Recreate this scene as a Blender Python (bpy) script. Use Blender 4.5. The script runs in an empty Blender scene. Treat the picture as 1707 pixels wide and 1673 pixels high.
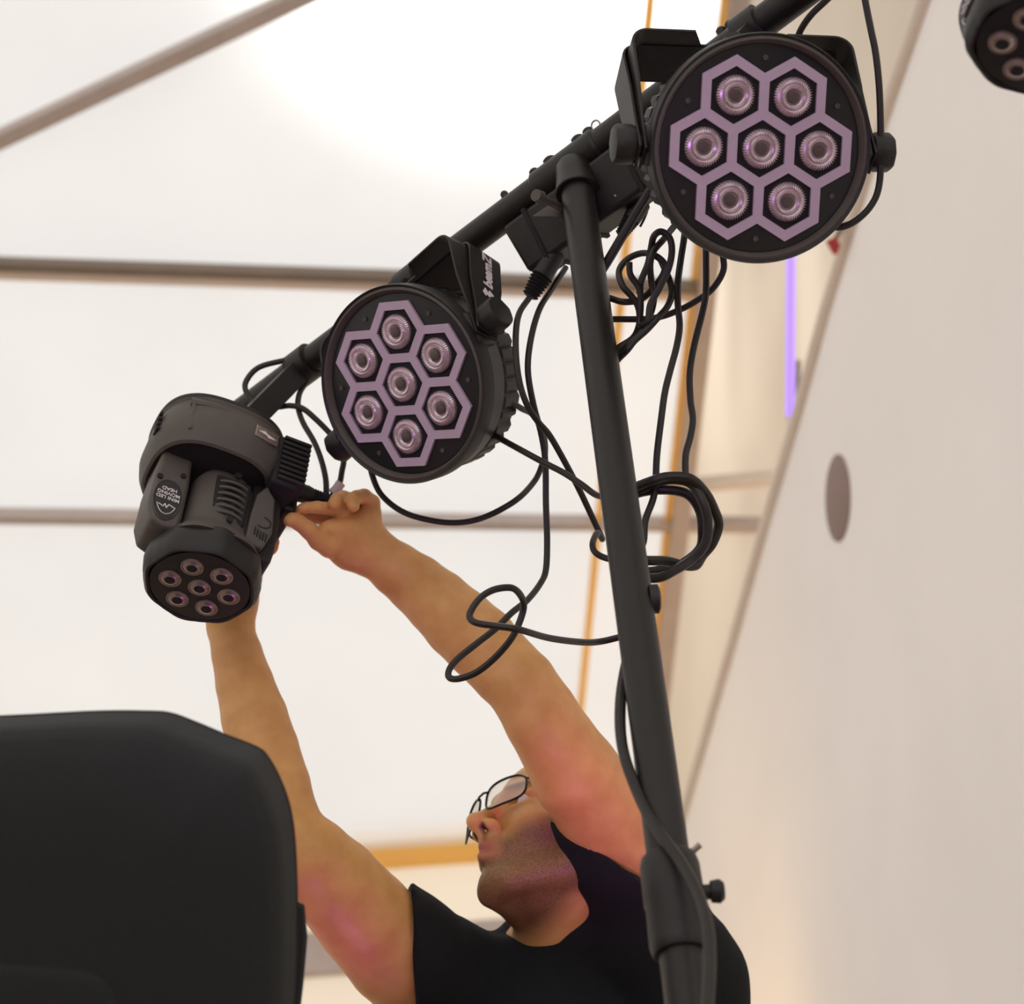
import bpy, math, random
import numpy as np
from mathutils import Vector, Matrix
random.seed(7)
SC = bpy.context.scene
COL = SC.collection
# ---------------------------------------------------------------- camera
FPX = 3423.0; CX, CY = 853.5, 836.5
CAM = Vector((0, 0, 0.6))
PITCH = math.radians(33); ROLL = math.radians(4)
F = Vector((0, math.cos(PITCH), math.sin(PITCH)))
_u = Vector((0, -math.sin(PITCH), math.cos(PITCH))); _r = Vector((1, 0, 0))
U = _u * math.cos(ROLL) + _r * math.sin(ROLL)
R = _r * math.cos(ROLL) - _u * math.sin(ROLL)
cd = bpy.data.cameras.new('camera'); cam = bpy.data.objects.new('camera', cd); COL.objects.link(cam)
cam.matrix_world = Matrix(((R.x, U.x, -F.x, CAM.x), (R.y, U.y, -F.y, CAM.y), (R.z, U.z, -F.z, CAM.z), (0, 0, 0, 1)))
cd.sensor_fit = 'HORIZONTAL'; cd.sensor_width = 36.0; cd.lens = 36.0 * FPX / 1707.0
cd.clip_start = 0.05; cd.clip_end = 200
cd.dof.use_dof = True; cd.dof.focus_distance = 2.33; cd.dof.aperture_fstop = 5.2
SC.camera = cam
# ---------------------------------------------------------------- world, sun, lamps, exposure
w = bpy.data.worlds.new('sky'); SC.world = w; w.use_nodes = True
bg = w.node_tree.nodes['Background']; bg.inputs[0].default_value = (1.0, 0.985, 0.965, 1); bg.inputs[1].default_value = 1.12
def ray(px, py): return (F + R * ((px - CX) / FPX) + U * ((CY - py) / FPX))
sd = bpy.data.lights.new('sun', 'SUN'); sd.energy = 1.6; sd.color = (1.0, 0.98, 0.95); sd.angle = math.radians(3)
so = bpy.data.objects.new('sun', sd); COL.objects.link(so)
so.rotation_euler = ray(870, 130).to_track_quat('Z', 'Y').to_euler(); so.location = CAM + ray(870, 130) * 30
def pix(px, py, d): return CAM + ray(px, py) * d
def spot(name, loc, tgt, power, col, angle=60, size=.1, blend=.8):
    l = bpy.data.lights.new(name, 'SPOT'); l.energy = power; l.color = col; l.spot_size = math.radians(angle); l.spot_blend = blend; l.shadow_soft_size = size
    o = bpy.data.objects.new(name, l); COL.objects.link(o); o.location = loc
    o.rotation_euler = (Vector(tgt) - Vector(loc)).to_track_quat('-Z', 'Y').to_euler(); return o
spot('magenta_stage_light', pix(1330, 2150, 1.7), pix(1010, 1360, 2.5), 8, (.95, .18, .95), 27, .05)
spot('magenta_floor_light', pix(600, 2400, 2.15), pix(540, 1460, 2.45), 3.6, (.85, .14, 1.0), 36, .06)
spot('violet_stage_light', (-0.3, 0.1, 0.9), pix(960, 450, 2.2), 18, (.60, .30, 1.0), 50, .12)
spot('warm_roof_fill', (1.2, 5.2, 1.2), (0.5, 7.4, 4.2), 90, (1.0, .58, .18), 110, .3)  # unseen warm spot added to tint the lower roof
vs = SC.view_settings; vs.view_transform = 'Standard'; vs.look = 'None'; vs.gamma = 1; vs.use_curve_mapping = False; vs.exposure = 0.25

# ---------------------------------------------------------------- materials
def mat(name, col, rough=.6, metal=0, noise=0, nscale=40, bump=0, bscale=200, spec=.38, sss=0, emit=None, estr=1, trans=0, coat=0):
    m = bpy.data.materials.new(name); m.use_nodes = True; nt = m.node_tree; b = nt.nodes['Principled BSDF']
    b.inputs['Base Color'].default_value = (*col, 1); b.inputs['Roughness'].default_value = rough
    b.inputs['Metallic'].default_value = metal; b.inputs['Specular IOR Level'].default_value = spec
    b.inputs['Transmission Weight'].default_value = trans; b.inputs['Coat Weight'].default_value = coat
    if sss:
        b.inputs['Subsurface Weight'].default_value = sss; b.inputs['Subsurface Radius'].default_value = (1, .35, .15); b.inputs['Subsurface Scale'].default_value = .012
    if emit: b.inputs['Emission Color'].default_value = (*emit, 1); b.inputs['Emission Strength'].default_value = estr
    tc = nt.nodes.new('ShaderNodeTexCoord')
    if noise:
        n = nt.nodes.new('ShaderNodeTexNoise'); n.inputs['Scale'].default_value = nscale; n.inputs['Detail'].default_value = 5
        r = nt.nodes.new('ShaderNodeValToRGB')
        r.color_ramp.elements[0].color = (*[c * (1 - noise) for c in col], 1); r.color_ramp.elements[1].color = (*[min(1, c * (1 + noise)) for c in col], 1)
        nt.links.new(tc.outputs['Object'], n.inputs['Vector']); nt.links.new(n.outputs['Fac'], r.inputs['Fac']); nt.links.new(r.outputs['Color'], b.inputs['Base Color'])
    if bump:
        n = nt.nodes.new('ShaderNodeTexNoise'); n.inputs['Scale'].default_value = bscale; n.inputs['Detail'].default_value = 3
        bp = nt.nodes.new('ShaderNodeBump'); bp.inputs['Strength'].default_value = bump; bp.inputs['Distance'].default_value = .002
        nt.links.new(tc.outputs['Object'], n.inputs['Vector']); nt.links.new(n.outputs['Fac'], bp.inputs['Height']); nt.links.new(bp.outputs['Normal'], b.inputs['Normal'])
    return m
def fabric(name, col, trans=.62, glow=.25, fold=0, foldscale=3.0, rot=0.0, grow=.6):
    """translucent tent canvas: diffuse + translucent + broad forward scattering"""
    m = bpy.data.materials.new(name); m.use_nodes = True; nt = m.node_tree; nt.nodes.clear()
    out = nt.nodes.new('ShaderNodeOutputMaterial'); d = nt.nodes.new('ShaderNodeBsdfDiffuse'); t = nt.nodes.new('ShaderNodeBsdfTranslucent')
    g = nt.nodes.new('ShaderNodeBsdfRefraction'); g.inputs['Roughness'].default_value = grow; g.inputs['IOR'].default_value = 1.25; g.inputs['Color'].default_value = (*col, 1)
    tc = nt.nodes.new('ShaderNodeTexCoord')
    n = nt.nodes.new('ShaderNodeTexNoise'); n.inputs['Scale'].default_value = 1.3; n.inputs['Detail'].default_value = 6
    r = nt.nodes.new('ShaderNodeValToRGB'); r.color_ramp.elements[0].position = .3; r.color_ramp.elements[1].position = .7
    r.color_ramp.elements[0].color = (*[c * .93 for c in col], 1); r.color_ramp.elements[1].color = (*col, 1)
    nt.links.new(tc.outputs['Object'], n.inputs['Vector']); nt.links.new(n.outputs['Fac'], r.inputs['Fac'])
    for s in (d, t): nt.links.new(r.outputs['Color'], s.inputs['Color'])
    if fold:
        mp = nt.nodes.new('ShaderNodeMapping'); mp.inputs['Rotation'].default_value = (0, 0, rot); mp.inputs['Scale'].default_value = (foldscale, foldscale * .12, foldscale * .12)
        n2 = nt.nodes.new('ShaderNodeTexNoise'); n2.inputs['Scale'].default_value = 1; n2.inputs['Detail'].default_value = 2
        bp = nt.nodes.new('ShaderNodeBump'); bp.inputs['Strength'].default_value = 1; bp.inputs['Distance'].default_value = fold
        nt.links.new(tc.outputs['Object'], mp.inputs[0]); nt.links.new(mp.outputs[0], n2.inputs['Vector']); nt.links.new(n2.outputs['Fac'], bp.inputs['Height'])
        for s in (d, t, g): nt.links.new(bp.outputs['Normal'], s.inputs['Normal'])
    m1 = nt.nodes.new('ShaderNodeMixShader'); m1.inputs[0].default_value = trans
    m2 = nt.nodes.new('ShaderNodeMixShader'); m2.inputs[0].default_value = glow
    nt.links.new(d.outputs[0], m1.inputs[1]); nt.links.new(t.outputs[0], m1.inputs[2])
    nt.links.new(m1.outputs[0], m2.inputs[1]); nt.links.new(g.outputs[0], m2.inputs[2]); nt.links.new(m2.outputs[0], out.inputs[0])
    return m
M_ROOF = fabric('white_canvas', (.80, .797, .793), .43, .18, grow=.58)
M_CREAM = fabric('cream_canvas', (.64, .575, .485), .27, .01, fold=.10, foldscale=2.4, rot=.5)
M_WALL = fabric('side_canvas', (.96, .93, .925), .52, .03, fold=.03, foldscale=1.5)
M_END = fabric('end_canvas', (.80, .70, .56), .42, .02)
M_BACK = fabric('plain_canvas', (.90, .86, .82), .5, .02)
M_ORANGE = fabric('orange_beam_seam_glow', (.98, .72, .34), .8, .1)  # orange eave beam; on roof strips, sunlight through the seams painted as colour
M_FLOOR = mat('floor_boards', (.16, .12, .09), .8, noise=.3, nscale=6, bump=.3, bscale=30)
M_ALU = mat('aluminium_beam', (.50, .42, .38), .6, .1, noise=.15, nscale=12)
M_ALUD = mat('dark_shaded_aluminium', (.22, .17, .13), .6, .1, noise=.15, nscale=12)  # small dark fittings; on the purlin side the shade is painted in
M_KEDER = mat('cream_rail', (.74, .64, .55), .5, noise=.1, nscale=10)
M_BEAM_LIT = mat('beam_lit_underside', (.85, .72, .62), .5, noise=.08, nscale=10)  # purlin underside, painted as if lit
M_POLE = mat('black_powder_coat', (.013, .0115, .0095), .42, .1, noise=.25, nscale=90, bump=.12, bscale=600)
M_PLAS = mat('black_plastic', (.014, .0125, .011), .5, noise=.25, nscale=60, bump=.15, bscale=500)
M_GREY = mat('charcoal_plastic', (.078, .067, .056), .55, noise=.12, nscale=60, bump=.15, bscale=500)
M_DARK = mat('matt_black', (.010, .009, .009), .75, noise=.2, nscale=60)
M_FACE = mat('face_plate_black', (.012, .012, .014), .35, noise=.2, nscale=80)
M_HEX = mat('mauve_diffuser', (.46, .36, .45), .55, noise=.05, nscale=80, bump=.1, bscale=900)
M_LENS = mat('moulded_lens', (.66, .55, .60), .25, .75, noise=.12, nscale=300, coat=.5)
M_CORE = mat('lens_core', (.10, .075, .07), .4, .3, noise=.2, nscale=300)
M_CABLE = mat('black_cable', (.018, .015, .012), .45, noise=.2, nscale=60)
M_WHITE = mat('white_print', (.70, .64, .64), .6, noise=.04, nscale=100)
M_SILVER = mat('silver_badge', (.34, .29, .25), .3, .8, noise=.5, nscale=160)
M_TAPE = mat('white_tape', (.62, .52, .48), .6, noise=.08, nscale=100)
M_BAG = mat('black_nylon', (.014, .0155, .0155), .85, noise=.3, nscale=350, bump=.5, bscale=900)
M_SHIRT = mat('black_cotton', (.012, .013, .014), .95, noise=.3, nscale=400, bump=.4, bscale=900, spec=.2)
M_JEANS = mat('dark_denim', (.03, .035, .05), .9, noise=.3, nscale=300)
M_HAIR = mat('brown_hair', (.03, .018, .010), .6, noise=.5, nscale=300, bump=.6, bscale=400)
M_FRAME = mat('glasses_frame', (.012, .01, .01), .25, noise=.1, nscale=50)
M_EYE = mat('eye_white', (.75, .68, .62), .25, noise=.05, nscale=200)
M_IRIS = mat('iris', (.06, .035, .02), .2, noise=.3, nscale=900)
M_HOLE = mat('grey_mesh', (.30, .22, .20), .9, noise=.1, nscale=80)
M_RED = mat('red_plastic', (.45, .05, .05), .5, noise=.1, nscale=60)
M_TUBE = mat('violet_led_tube', (.3, .2, .9), .4, noise=.03, nscale=20, emit=(.33, .17, 1.0), estr=1.0)
M_STEEL = mat('steel', (.30, .27, .24), .35, .9, noise=.15, nscale=100)
M_CASE = mat('flight_case_laminate', (.03, .03, .03), .5, noise=.2, nscale=60)
M_GLASS = bpy.data.materials.new('spectacle_glass'); M_GLASS.use_nodes = True
_n = M_GLASS.node_tree; _n.nodes.clear(); _o = _n.nodes.new('ShaderNodeOutputMaterial'); _t = _n.nodes.new('ShaderNodeBsdfTransparent'); _g = _n.nodes.new('ShaderNodeBsdfGlossy')
_g.inputs['Roughness'].default_value = .05; _t.inputs[0].default_value = (.95, .92, .88, 1); _m = _n.nodes.new('ShaderNodeMixShader'); _m.inputs[0].default_value = .12
_n.links.new(_t.outputs[0], _m.inputs[1]); _n.links.new(_g.outputs[0], _m.inputs[2]); _n.links.new(_m.outputs[0], _o.inputs[0])

# ---------------------------------------------------------------- mesh helpers
class MB:
    def __init__(s): s.v = []; s.f = []
    def add(s, vs, fs):
        o = len(s.v); s.v += [Vector(p) for p in vs]; s.f += [tuple(i + o for i in f) for f in fs]
    def box(s, c, size, rot=None, taper=(1, 1)):
        rot = rot or Matrix.Identity(3); c = Vector(c); vs = []
        for z in (-.5, .5):
            k = taper if z > 0 else (1, 1)
            for x, y in ((-.5, -.5), (.5, -.5), (.5, .5), (-.5, .5)):
                vs.append(c + rot @ Vector((x * size[0] * k[0], y * size[1] * k[1], z * size[2])))
        s.add(vs, [(3, 2, 1, 0), (4, 5, 6, 7), (0, 1, 5, 4), (1, 2, 6, 5), (2, 3, 7, 6), (3, 0, 4, 7)])
    def bar(s, a, b, w, h, up=Vector((0, 0, 1))):
        a = Vector(a); b = Vector(b); d = (b - a); L = d.length; d.normalize(); x = d.cross(up).normalized(); y = x.cross(d)
        s.box((a + b) / 2, (w, h, L), Matrix((x, y, d)).transposed())
    def loft(s, rings, cap=True, closed=True):
        n = len(rings[0]); vs = [p for r in rings for p in r]; fs = []
        for i in range(len(rings) - 1):
            for j in range(n if closed else n - 1):
                k = (j + 1) % n; fs.append((i * n + j, i * n + k, (i + 1) * n + k, (i + 1) * n + j))
        if cap: fs.append(tuple(reversed(range(n)))); fs.append(tuple((len(rings) - 1) * n + j for j in range(n)))
        s.add(vs, fs)
    def lathe(s, prof, n=48, c=(0, 0, 0), rot=None, power=2, sx=1, sy=1, cap=True, rfun=None, zfun=None):
        rot = rot or Matrix.Identity(3); c = Vector(c); rings = []
        for z, r in prof:
            ring = []
            for j in range(n):
                a = 2 * math.pi * j / n; ca, sa = math.cos(a), math.sin(a)
                k = (abs(ca) ** power + abs(sa) ** power) ** (-1 / power) * r
                if rfun: k *= rfun(a, z)
                ring.append(c + rot @ Vector((ca * k * sx, sa * k * sy, z + (zfun(a, r) if zfun else 0))))
            rings.append(ring)
        s.loft(rings, cap)
    def tube(s, pts, r, n=10, cap=True, radii=None):
        pts = [Vector(p) for p in pts]; rings = []
        t = (pts[1] - pts[0]).normalized(); x = t.orthogonal().normalized()
        for i, p in enumerate(pts):
            tt = (pts[min(i + 1, len(pts) - 1)] - pts[max(i - 1, 0)])
            if tt.length > 1e-9: t = tt.normalized()
            x = (x - t * x.dot(t)).normalized(); y = t.cross(x); rr = radii[i] if radii else r
            rings.append([p + (x * math.cos(2 * math.pi * j / n) + y * math.sin(2 * math.pi * j / n)) * rr for j in range(n)])
        s.loft(rings, cap)
    def sphere(s, c, r, n=16, sc=(1, 1, 1)):
        c = Vector(c); m = n // 2; vs = [c + Vector((0, 0, r * sc[2]))]; fs = []
        for i in range(1, m):
            a = math.pi * i / m
            for j in range(n):
                b = 2 * math.pi * j / n; vs.append(c + Vector((r * sc[0] * math.sin(a) * math.cos(b), r * sc[1] * math.sin(a) * math.sin(b), r * sc[2] * math.cos(a))))
        vs.append(c - Vector((0, 0, r * sc[2])))
        for j in range(n):
            k = (j + 1) % n; fs.append((0, 1 + j, 1 + k)); e = len(vs) - 1; o = 1 + (m - 2) * n; fs.append((e, o + k, o + j))
            for i in range(m - 2): fs.append((1 + i * n + j, 1 + (i + 1) * n + j, 1 + (i + 1) * n + k, 1 + i * n + k))
        s.add(vs, fs)
    def prism(s, poly, z0, z1, M=None):
        n = len(poly); vs = [Vector((x, y, z0)) for x, y in poly] + [Vector((x, y, z1)) for x, y in poly]
        if M: vs = [M @ v for v in vs]
        s.add(vs, [tuple(reversed(range(n))), tuple(range(n, 2 * n))] + [(i, (i + 1) % n, n + (i + 1) % n, n + i) for i in range(n)])
    def build(s, name, m, parent=None, smooth=True, world=False, bevel=0, label=None, angle=35):
        me = bpy.data.meshes.new(name)
        org = Vector((0, 0, 0)); vs = s.v
        if world and parent is not None:
            inv = parent.matrix_world.inverted(); vs = [inv @ v for v in vs]
        elif parent is None:
            lo = [min(v[i] for v in vs) for i in range(3)]; hi = [max(v[i] for v in vs) for i in range(3)]
            org = Vector(((lo[0] + hi[0]) / 2, (lo[1] + hi[1]) / 2, lo[2])); vs = [v - org for v in vs]
        me.from_pydata([tuple(v) for v in vs], [], s.f); me.materials.append(m)
        import bmesh
        bm = bmesh.new(); bm.from_mesh(me); bmesh.ops.recalc_face_normals(bm, faces=bm.faces); bm.to_mesh(me); bm.free()
        if smooth:
            me.shade_smooth(); me.set_sharp_from_angle(angle=math.radians(angle))
        o = bpy.data.objects.new(name, me); COL.objects.link(o)
        if parent is None: o.location = org
        else: o.parent = parent
        if bevel:
            b = o.modifiers.new('bevel', 'BEVEL'); b.width = bevel; b.segments = 3; b.limit_method = 'ANGLE'; b.angle_limit = math.radians(40)
        if label: o['label'] = label
        return o
def tag(o, label=None, cat=None, group=None, kind=None):
    for k, v in (('label', label), ('category', cat), ('group', group), ('kind', kind)):
        if v: o[k] = v
    return o
def thing(name, label, cat, M, group=None):
    o = bpy.data.objects.new(name, None); COL.objects.link(o); o.empty_display_size = .05
    if isinstance(M, Vector): M = Matrix.Translation(M)
    o.matrix_world = M; return tag(o, label, cat, group)
def copy_tree(o, parent=None):
    c = o.copy(); COL.objects.link(c); c.parent = parent
    for ch in list(o.children): copy_tree(ch, c)
    return c
def smooth_path(pts, sub=8):
    P = [Vector(p) for p in pts]; P = [P[0] * 2 - P[1]] + P + [P[-1] * 2 - P[-2]]; out = []
    for i in range(1, len(P) - 2):
        for k in range(sub):
            t = k / sub; a, b, c, d = P[i - 1:i + 3]
            out.append(.5 * ((2 * b) + (c - a) * t + (2 * a - 5 * b + 4 * c - d) * t * t + (3 * b - a - 3 * c + d) * t ** 3))
    out.append(P[-2]); return out
def frame(px, py, d, X=(1, 0, 0), Y=(0, 1, 0)):
    """world matrix of an object at a pixel with local axes given in the view frame there"""
    f = ray(px, py).normalized(); r = (R - f * R.dot(f)).normalized(); u = r.cross(f); b = -f
    c = lambda v: (r * v[0] + u * v[1] + b * v[2])
    x = c(X).normalized(); y = c(Y); y = (y - x * y.dot(x)).normalized(); z = x.cross(y); p = pix(px, py, d)
    return Matrix(((x.x, y.x, z.x, p.x), (x.y, y.y, z.y, p.y), (x.z, y.z, z.z, p.z), (0, 0, 0, 1)))
def text_part(body, size, name, m, parent, M, depth=.0004, shear=0, bold=0):
    c = bpy.data.curves.new(name, 'FONT'); c.body = body; c.size = size; c.align_x = 'CENTER'; c.align_y = 'CENTER'; c.extrude = depth; c.shear = shear; c.offset = bold
    t = bpy.data.objects.new(name, c); COL.objects.link(t); dg = bpy.context.evaluated_depsgraph_get()
    me = bpy.data.meshes.new_from_object(t.evaluated_get(dg)); me.materials.clear(); me.materials.append(m)
    bpy.data.objects.remove(t); bpy.data.curves.remove(c)
    o = bpy.data.objects.new(name, me); COL.objects.link(o); o.parent = parent; o.matrix_local = M; return o
def Rm(ax, deg): return Matrix.Rotation(math.radians(deg), 4, ax)
def Tm(*p): return Matrix.Translation(p)

# ================================================================ TENT
EY, EZ, SL = 7.9, 4.0, math.tan(math.radians(20))
RN = Vector((0, math.sin(math.radians(20)), math.cos(math.radians(20))))     # roof normal
def on_plane(px, py, P, N): r = ray(px, py); return CAM + r * ((P - CAM).dot(N) / r.dot(N))
def on_roof(px, py, off=0): return on_plane(px, py, Vector((0, EY, EZ)) - RN * off, RN)
def quad(name, pts, m, kind='structure', nx=1, ny=1):
    a, b, c, d = [Vector(p) for p in pts]; vs = []; fs = []
    for j in range(ny + 1):
        for i in range(nx + 1):
            u, v = i / nx, j / ny; vs.append((a * (1 - u) + b * u) * (1 - v) + (d * (1 - u) + c * u) * v)
    for j in range(ny):
        for i in range(nx): k = j * (nx + 1) + i; fs.append((k, k + 1, k + nx + 2, k + nx + 1))
    mb = MB(); mb.add(vs, fs); o = mb.build(name, m); o['kind'] = kind; return o
rx = on_roof(1205, 0).x; rx2 = on_roof(1100, 1100).x
def roof_pt(x, y): return Vector((x, y, EZ + (EY - y) * SL))
r0, r1 = on_roof(1215, 0), on_roof(1105, 1110); dr = (r0 - r1) / (r0.y - r1.y)
ra = r1 + dr * (-1.5 - r1.y); rb = r1 + dr * (EY - r1.y)
quad('ceiling', [roof_pt(-8, EY), rb, ra, roof_pt(-8, -1.5)], M_ROOF)
quad('ceiling_cream', [rb, roof_pt(8, EY), roof_pt(8, -1.5), ra], M_CREAM)
zt = EZ + (EY + 1.5) * SL
quad('ceiling_behind', [(-8, -1.5, zt), (8, -1.5, zt), (8, -7, zt - 5.5 * SL), (-8, -7, zt - 5.5 * SL)], M_BACK)
quad('wall_end', [(-8, EY, 0), (8, EY, 0), (8, EY, EZ), (-8, EY, EZ)], M_END)
quad('wall_left', [(-8, -7, 0), (-8, EY, 0), (-8, EY, zt), (-8, -7, zt)], M_BACK)
M_FLOOR = mat('pale_floor', (.32, .24, .17), .8, noise=.3, nscale=6, bump=.3, bscale=30)
quad('floor', [(-9, -8, 0), (9, -8, 0), (9, 9, 0), (-9, 9, 0)], M_FLOOR)
# side wall on the right: vertical canvas whose top edge recedes
WA = pix(1300, 830, 5.5); WB = pix(1707, 830, 3.7); WN = (WB - WA).cross(Vector((0, 0, 1))).normalized()
eg = [on_plane(x, y, WA, WN) for x, y in ((1600, -165), (1545, 0), (1480, 190), (1382, 510), (1333, 690), (1280, 870), (1222, 1080), (1150, 1330), (1085, 1560))]
eg = [eg[0] + (eg[0] - eg[2]) * 3] + eg + [eg[-1] + (eg[-1] - eg[-2]) * .6]
mb = MB(); n = len(eg); mb.add([p for p in eg] + [Vector((p.x, p.y, 0)) for p in eg], [(i, i + 1, n + i + 1, n + i) for i in range(n - 1)])
tag(mb.build('wall_right', M_WALL), kind='structure')
mb = MB(); mb.tube([p - WN * .0 for p in eg], .022, 10); tag(mb.build('trim_1', M_KEDER), kind='structure')
# round grey vent in the side wall
vc = on_plane(1398, 830, WA, WN); wx = (WB - WA); wx.z = 0; wx.normalize(); sgn = 1 if (CAM - vc).dot(WN) > 0 else -1
Mv = Matrix((wx, Vector((0, 0, 1)), wx.cross(Vector((0, 0, 1))))).transposed()
mb = MB(); mb.lathe([(-.004, .105), (.004, .105), (.006, .100)], 40, vc, Mv); tag(mb.build('wall_vent', M_HOLE), 'round grey vent patch in the pale canvas side wall', 'vent')
# beams on the roof
def roof_beam(name, a, b, wpx, m, th=.06, off=.03):
    A, B = on_roof(*a, off), on_roof(*b, off); wa = wpx * (A - CAM).dot(F) / FPX
    mb = MB(); mb.bar(A, B, wa, th, RN); return tag(mb.build(name, m, smooth=False), kind='structure')
roof_beam('trim_2', (-407, 425), (620, -62), 24, M_ALU)
roof_beam('trim_3', (-1765, 382), (1165, 478), 15, M_ALUD, .05, .05)  # near side of the purlin, its shade put into the dark colour
roof_beam('trim_4', (-1765, 400), (1165, 494), 15, M_BEAM_LIT, .03, .03)  # underside of the same purlin, its light put into the pale colour
roof_beam('trim_5', (-1882, 837), (1282, 875), 15, M_ALU)
roof_beam('trim_6', (1120, 812), (1290, 796), 12, M_KEDER)
roof_beam('trim_7', (1252, -180), (1072, 1421), 34, M_ALU, .07, .05)
roof_beam('trim_8', (1228, -180), (1052, 1421), 13, M_ORANGE, .02, .03)  # sunlit seam edge beside the rafter, glow put into the orange
roof_beam('trim_9', (1102, -180), (944, 1421), 15, M_ORANGE, .02, .03)  # strip glowing like a sunlit seam, the light put into its colour
def wall_pt(px, py): return on_plane(px, py, Vector((0, EY - .05, 0)), Vector((0, 1, 0)))
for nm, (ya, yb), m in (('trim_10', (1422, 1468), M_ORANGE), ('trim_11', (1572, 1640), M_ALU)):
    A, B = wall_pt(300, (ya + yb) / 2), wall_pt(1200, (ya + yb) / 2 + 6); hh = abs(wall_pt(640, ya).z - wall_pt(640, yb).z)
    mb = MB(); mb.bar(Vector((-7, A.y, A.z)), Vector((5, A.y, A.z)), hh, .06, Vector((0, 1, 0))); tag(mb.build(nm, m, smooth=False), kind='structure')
# violet tube and red tag
T = thing('led_tube', 'glowing violet LED tube hanging upright near the side wall', 'light tube', pix(1317, 560, 6.0))
mb = MB(); mb.tube([pix(1319, 330, 6.0), pix(1317, 695, 6.0)], .011, 12); mb.build('tube', M_TUBE, T, world=True)
mb = MB(); mb.tube([pix(1317, 693, 6.0), pix(1317, 703, 6.0)], .012, 12); mb.build('end_cap', M_WHITE, T, world=True)
mb = MB(); mb.tube([pix(1331, 600, 6.02), pix(1329, 665, 6.02)], .007, 8); mb.build('bracket', M_ALUD, T, world=True)
T = thing('red_marker', 'small dark red tag hanging at the top edge of the side wall', 'tag', pix(1392, 405, 4.8))
mb = MB(); mb.tube([pix(1386, 398, 4.8), pix(1392, 412, 4.8), pix(1392, 424, 4.8)], .01, 8, radii=[.015, .014, .005]); mb.build('tag_body', M_RED, T, world=True)
mb = MB(); mb.tube([pix(1424, 368, 4.78), pix(1406, 374, 4.8), pix(1392, 400, 4.8)], .007, 8); mb.build('cord', M_ALUD, T, world=True)

# ================================================================ STAND + CROSSBAR
BA, BB = pix(330, 742, 2.80), pix(1560, -179, 2.20)
BR = .0190      # crossbar ends
def bar_pt(px):
    t0, t1 = 0, 1
    for _ in range(40):
        t = (t0 + t1) / 2; p = BA.lerp(BB, t) - CAM; x = CX + FPX * p.dot(R) / p.dot(F)
        if x < px: t0 = t
        else: t1 = t
    return BA.lerp(BB, t0)
BD = (BB - BA).normalized()
T0 = pix(955, 262, 2.455); T1 = pix(1113, 1420, 1.88); TD = (T1 - T0).normalized()
def stand_pt(py):
    t0, t1 = -.2, 2.5
    for _ in range(40):
        t = (t0 + t1) / 2; p = T0.lerp(T1, t) - CAM; y = CY - FPX * p.dot(U) / p.dot(F)
        if y < py: t0 = t
        else: t1 = t
    return T0.lerp(T1, t0)
ST = thing('lighting_stand', 'black telescopic lighting stand with a slanting crossbar carrying the stage lights', 'lighting stand', Vector((T1.x, T1.y, 0)))
mb = MB(); mb.tube([BA, BB], BR, 28); mb.build('crossbar', M_POLE, ST, world=True)
mb = MB(); mb.tube([stand_pt(300), stand_pt(1440)], .0198, 28); mb.build('upper_pole', M_POLE, ST, world=True)
low = stand_pt(1640); foot = Vector((low.x + .01, low.y, .25))
mb = MB(); mb.tube([stand_pt(1430), low, Vector((foot.x, foot.y, .1))], .0205, 28); mb.build('lower_pole', M_POLE, ST, world=True)
c0, c1 = stand_pt(1425), stand_pt(1590)
mb = MB(); d = c1 - c0; mb.tube([c0 + d * t for t in (0, .04, .12, .5, .53, .9, .97, 1)], .02, 28, radii=[.0215, .0255, .0275, .0280, .0268, .0278, .0265, .0250]); mb.build('collar', M_PLAS, ST, world=True)
cm = stand_pt(1490); Xo = (R - TD * R.dot(TD)).normalized()
mb = MB(); mb.tube([cm + Xo * .024, cm + Xo * .038], .007, 12); mb.tube([cm + Xo * .034, cm + Xo * .042, cm + Xo * .046], .011, 18, radii=[.010, .0112, .008]); mb.build('locking_knob', M_PLAS, ST, world=True)
cp = stand_pt(1422); mb = MB(); mb.tube([cp + Xo * .012, cp + Xo * .024 + U * .001, cp + Xo * .030 + U * .006], .003, 10); mb.build('safety_pin', M_STEEL, ST, world=True)
h = stand_pt(1000); mb = MB(); mb.tube([h + Xo * .016, h + Xo * .025, h + Xo * .027], .014, 20, radii=[.015, .015, .011]); mb.build('disc_knob', M_PLAS, ST, world=True)
h = stand_pt(1096) + Xo * .012 - F * .0152; mb = MB(); mb.sphere(h, .0028, 10); mb.build('bolt_hole', M_DARK, ST, world=True)
# T joint socket
s0, s1 = stand_pt(276), stand_pt(322)
mb = MB(); d = s1 - s0; mb.tube([s0 + d * t for t in (0, .1, .5, .8, .97, 1.0)], .02, 32, radii=[.0200, .0225, .0235, .0255, .0265, .0255]); mb.build('t_joint', M_GREY if False else M_POLE, ST, world=True, bevel=0)
jc = bar_pt(950); mb = MB(); mb.tube([jc - BD * .05, jc - BD * .047, jc + BD * .047, jc + BD * .05], .02, 32, radii=[.0195, .0222, .0222, .0195]); mb.build('joint_sleeve', M_POLE, ST, world=True)
NU = (U - BD * U.dot(BD)).normalized()
for px, r in ((845, .005), (895, .0065), (921, .0085), (968, .0085), (985, .007), (1208, .006), (1222, .0055)):
    p = bar_pt(px + 8); mb = MB(); mb.tube([p + NU * .016, p + NU * .0245, p + NU * .0270], r, 16, radii=[r, r, r * .6]); mb.build('bolt', M_PLAS, ST, world=True)
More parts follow.
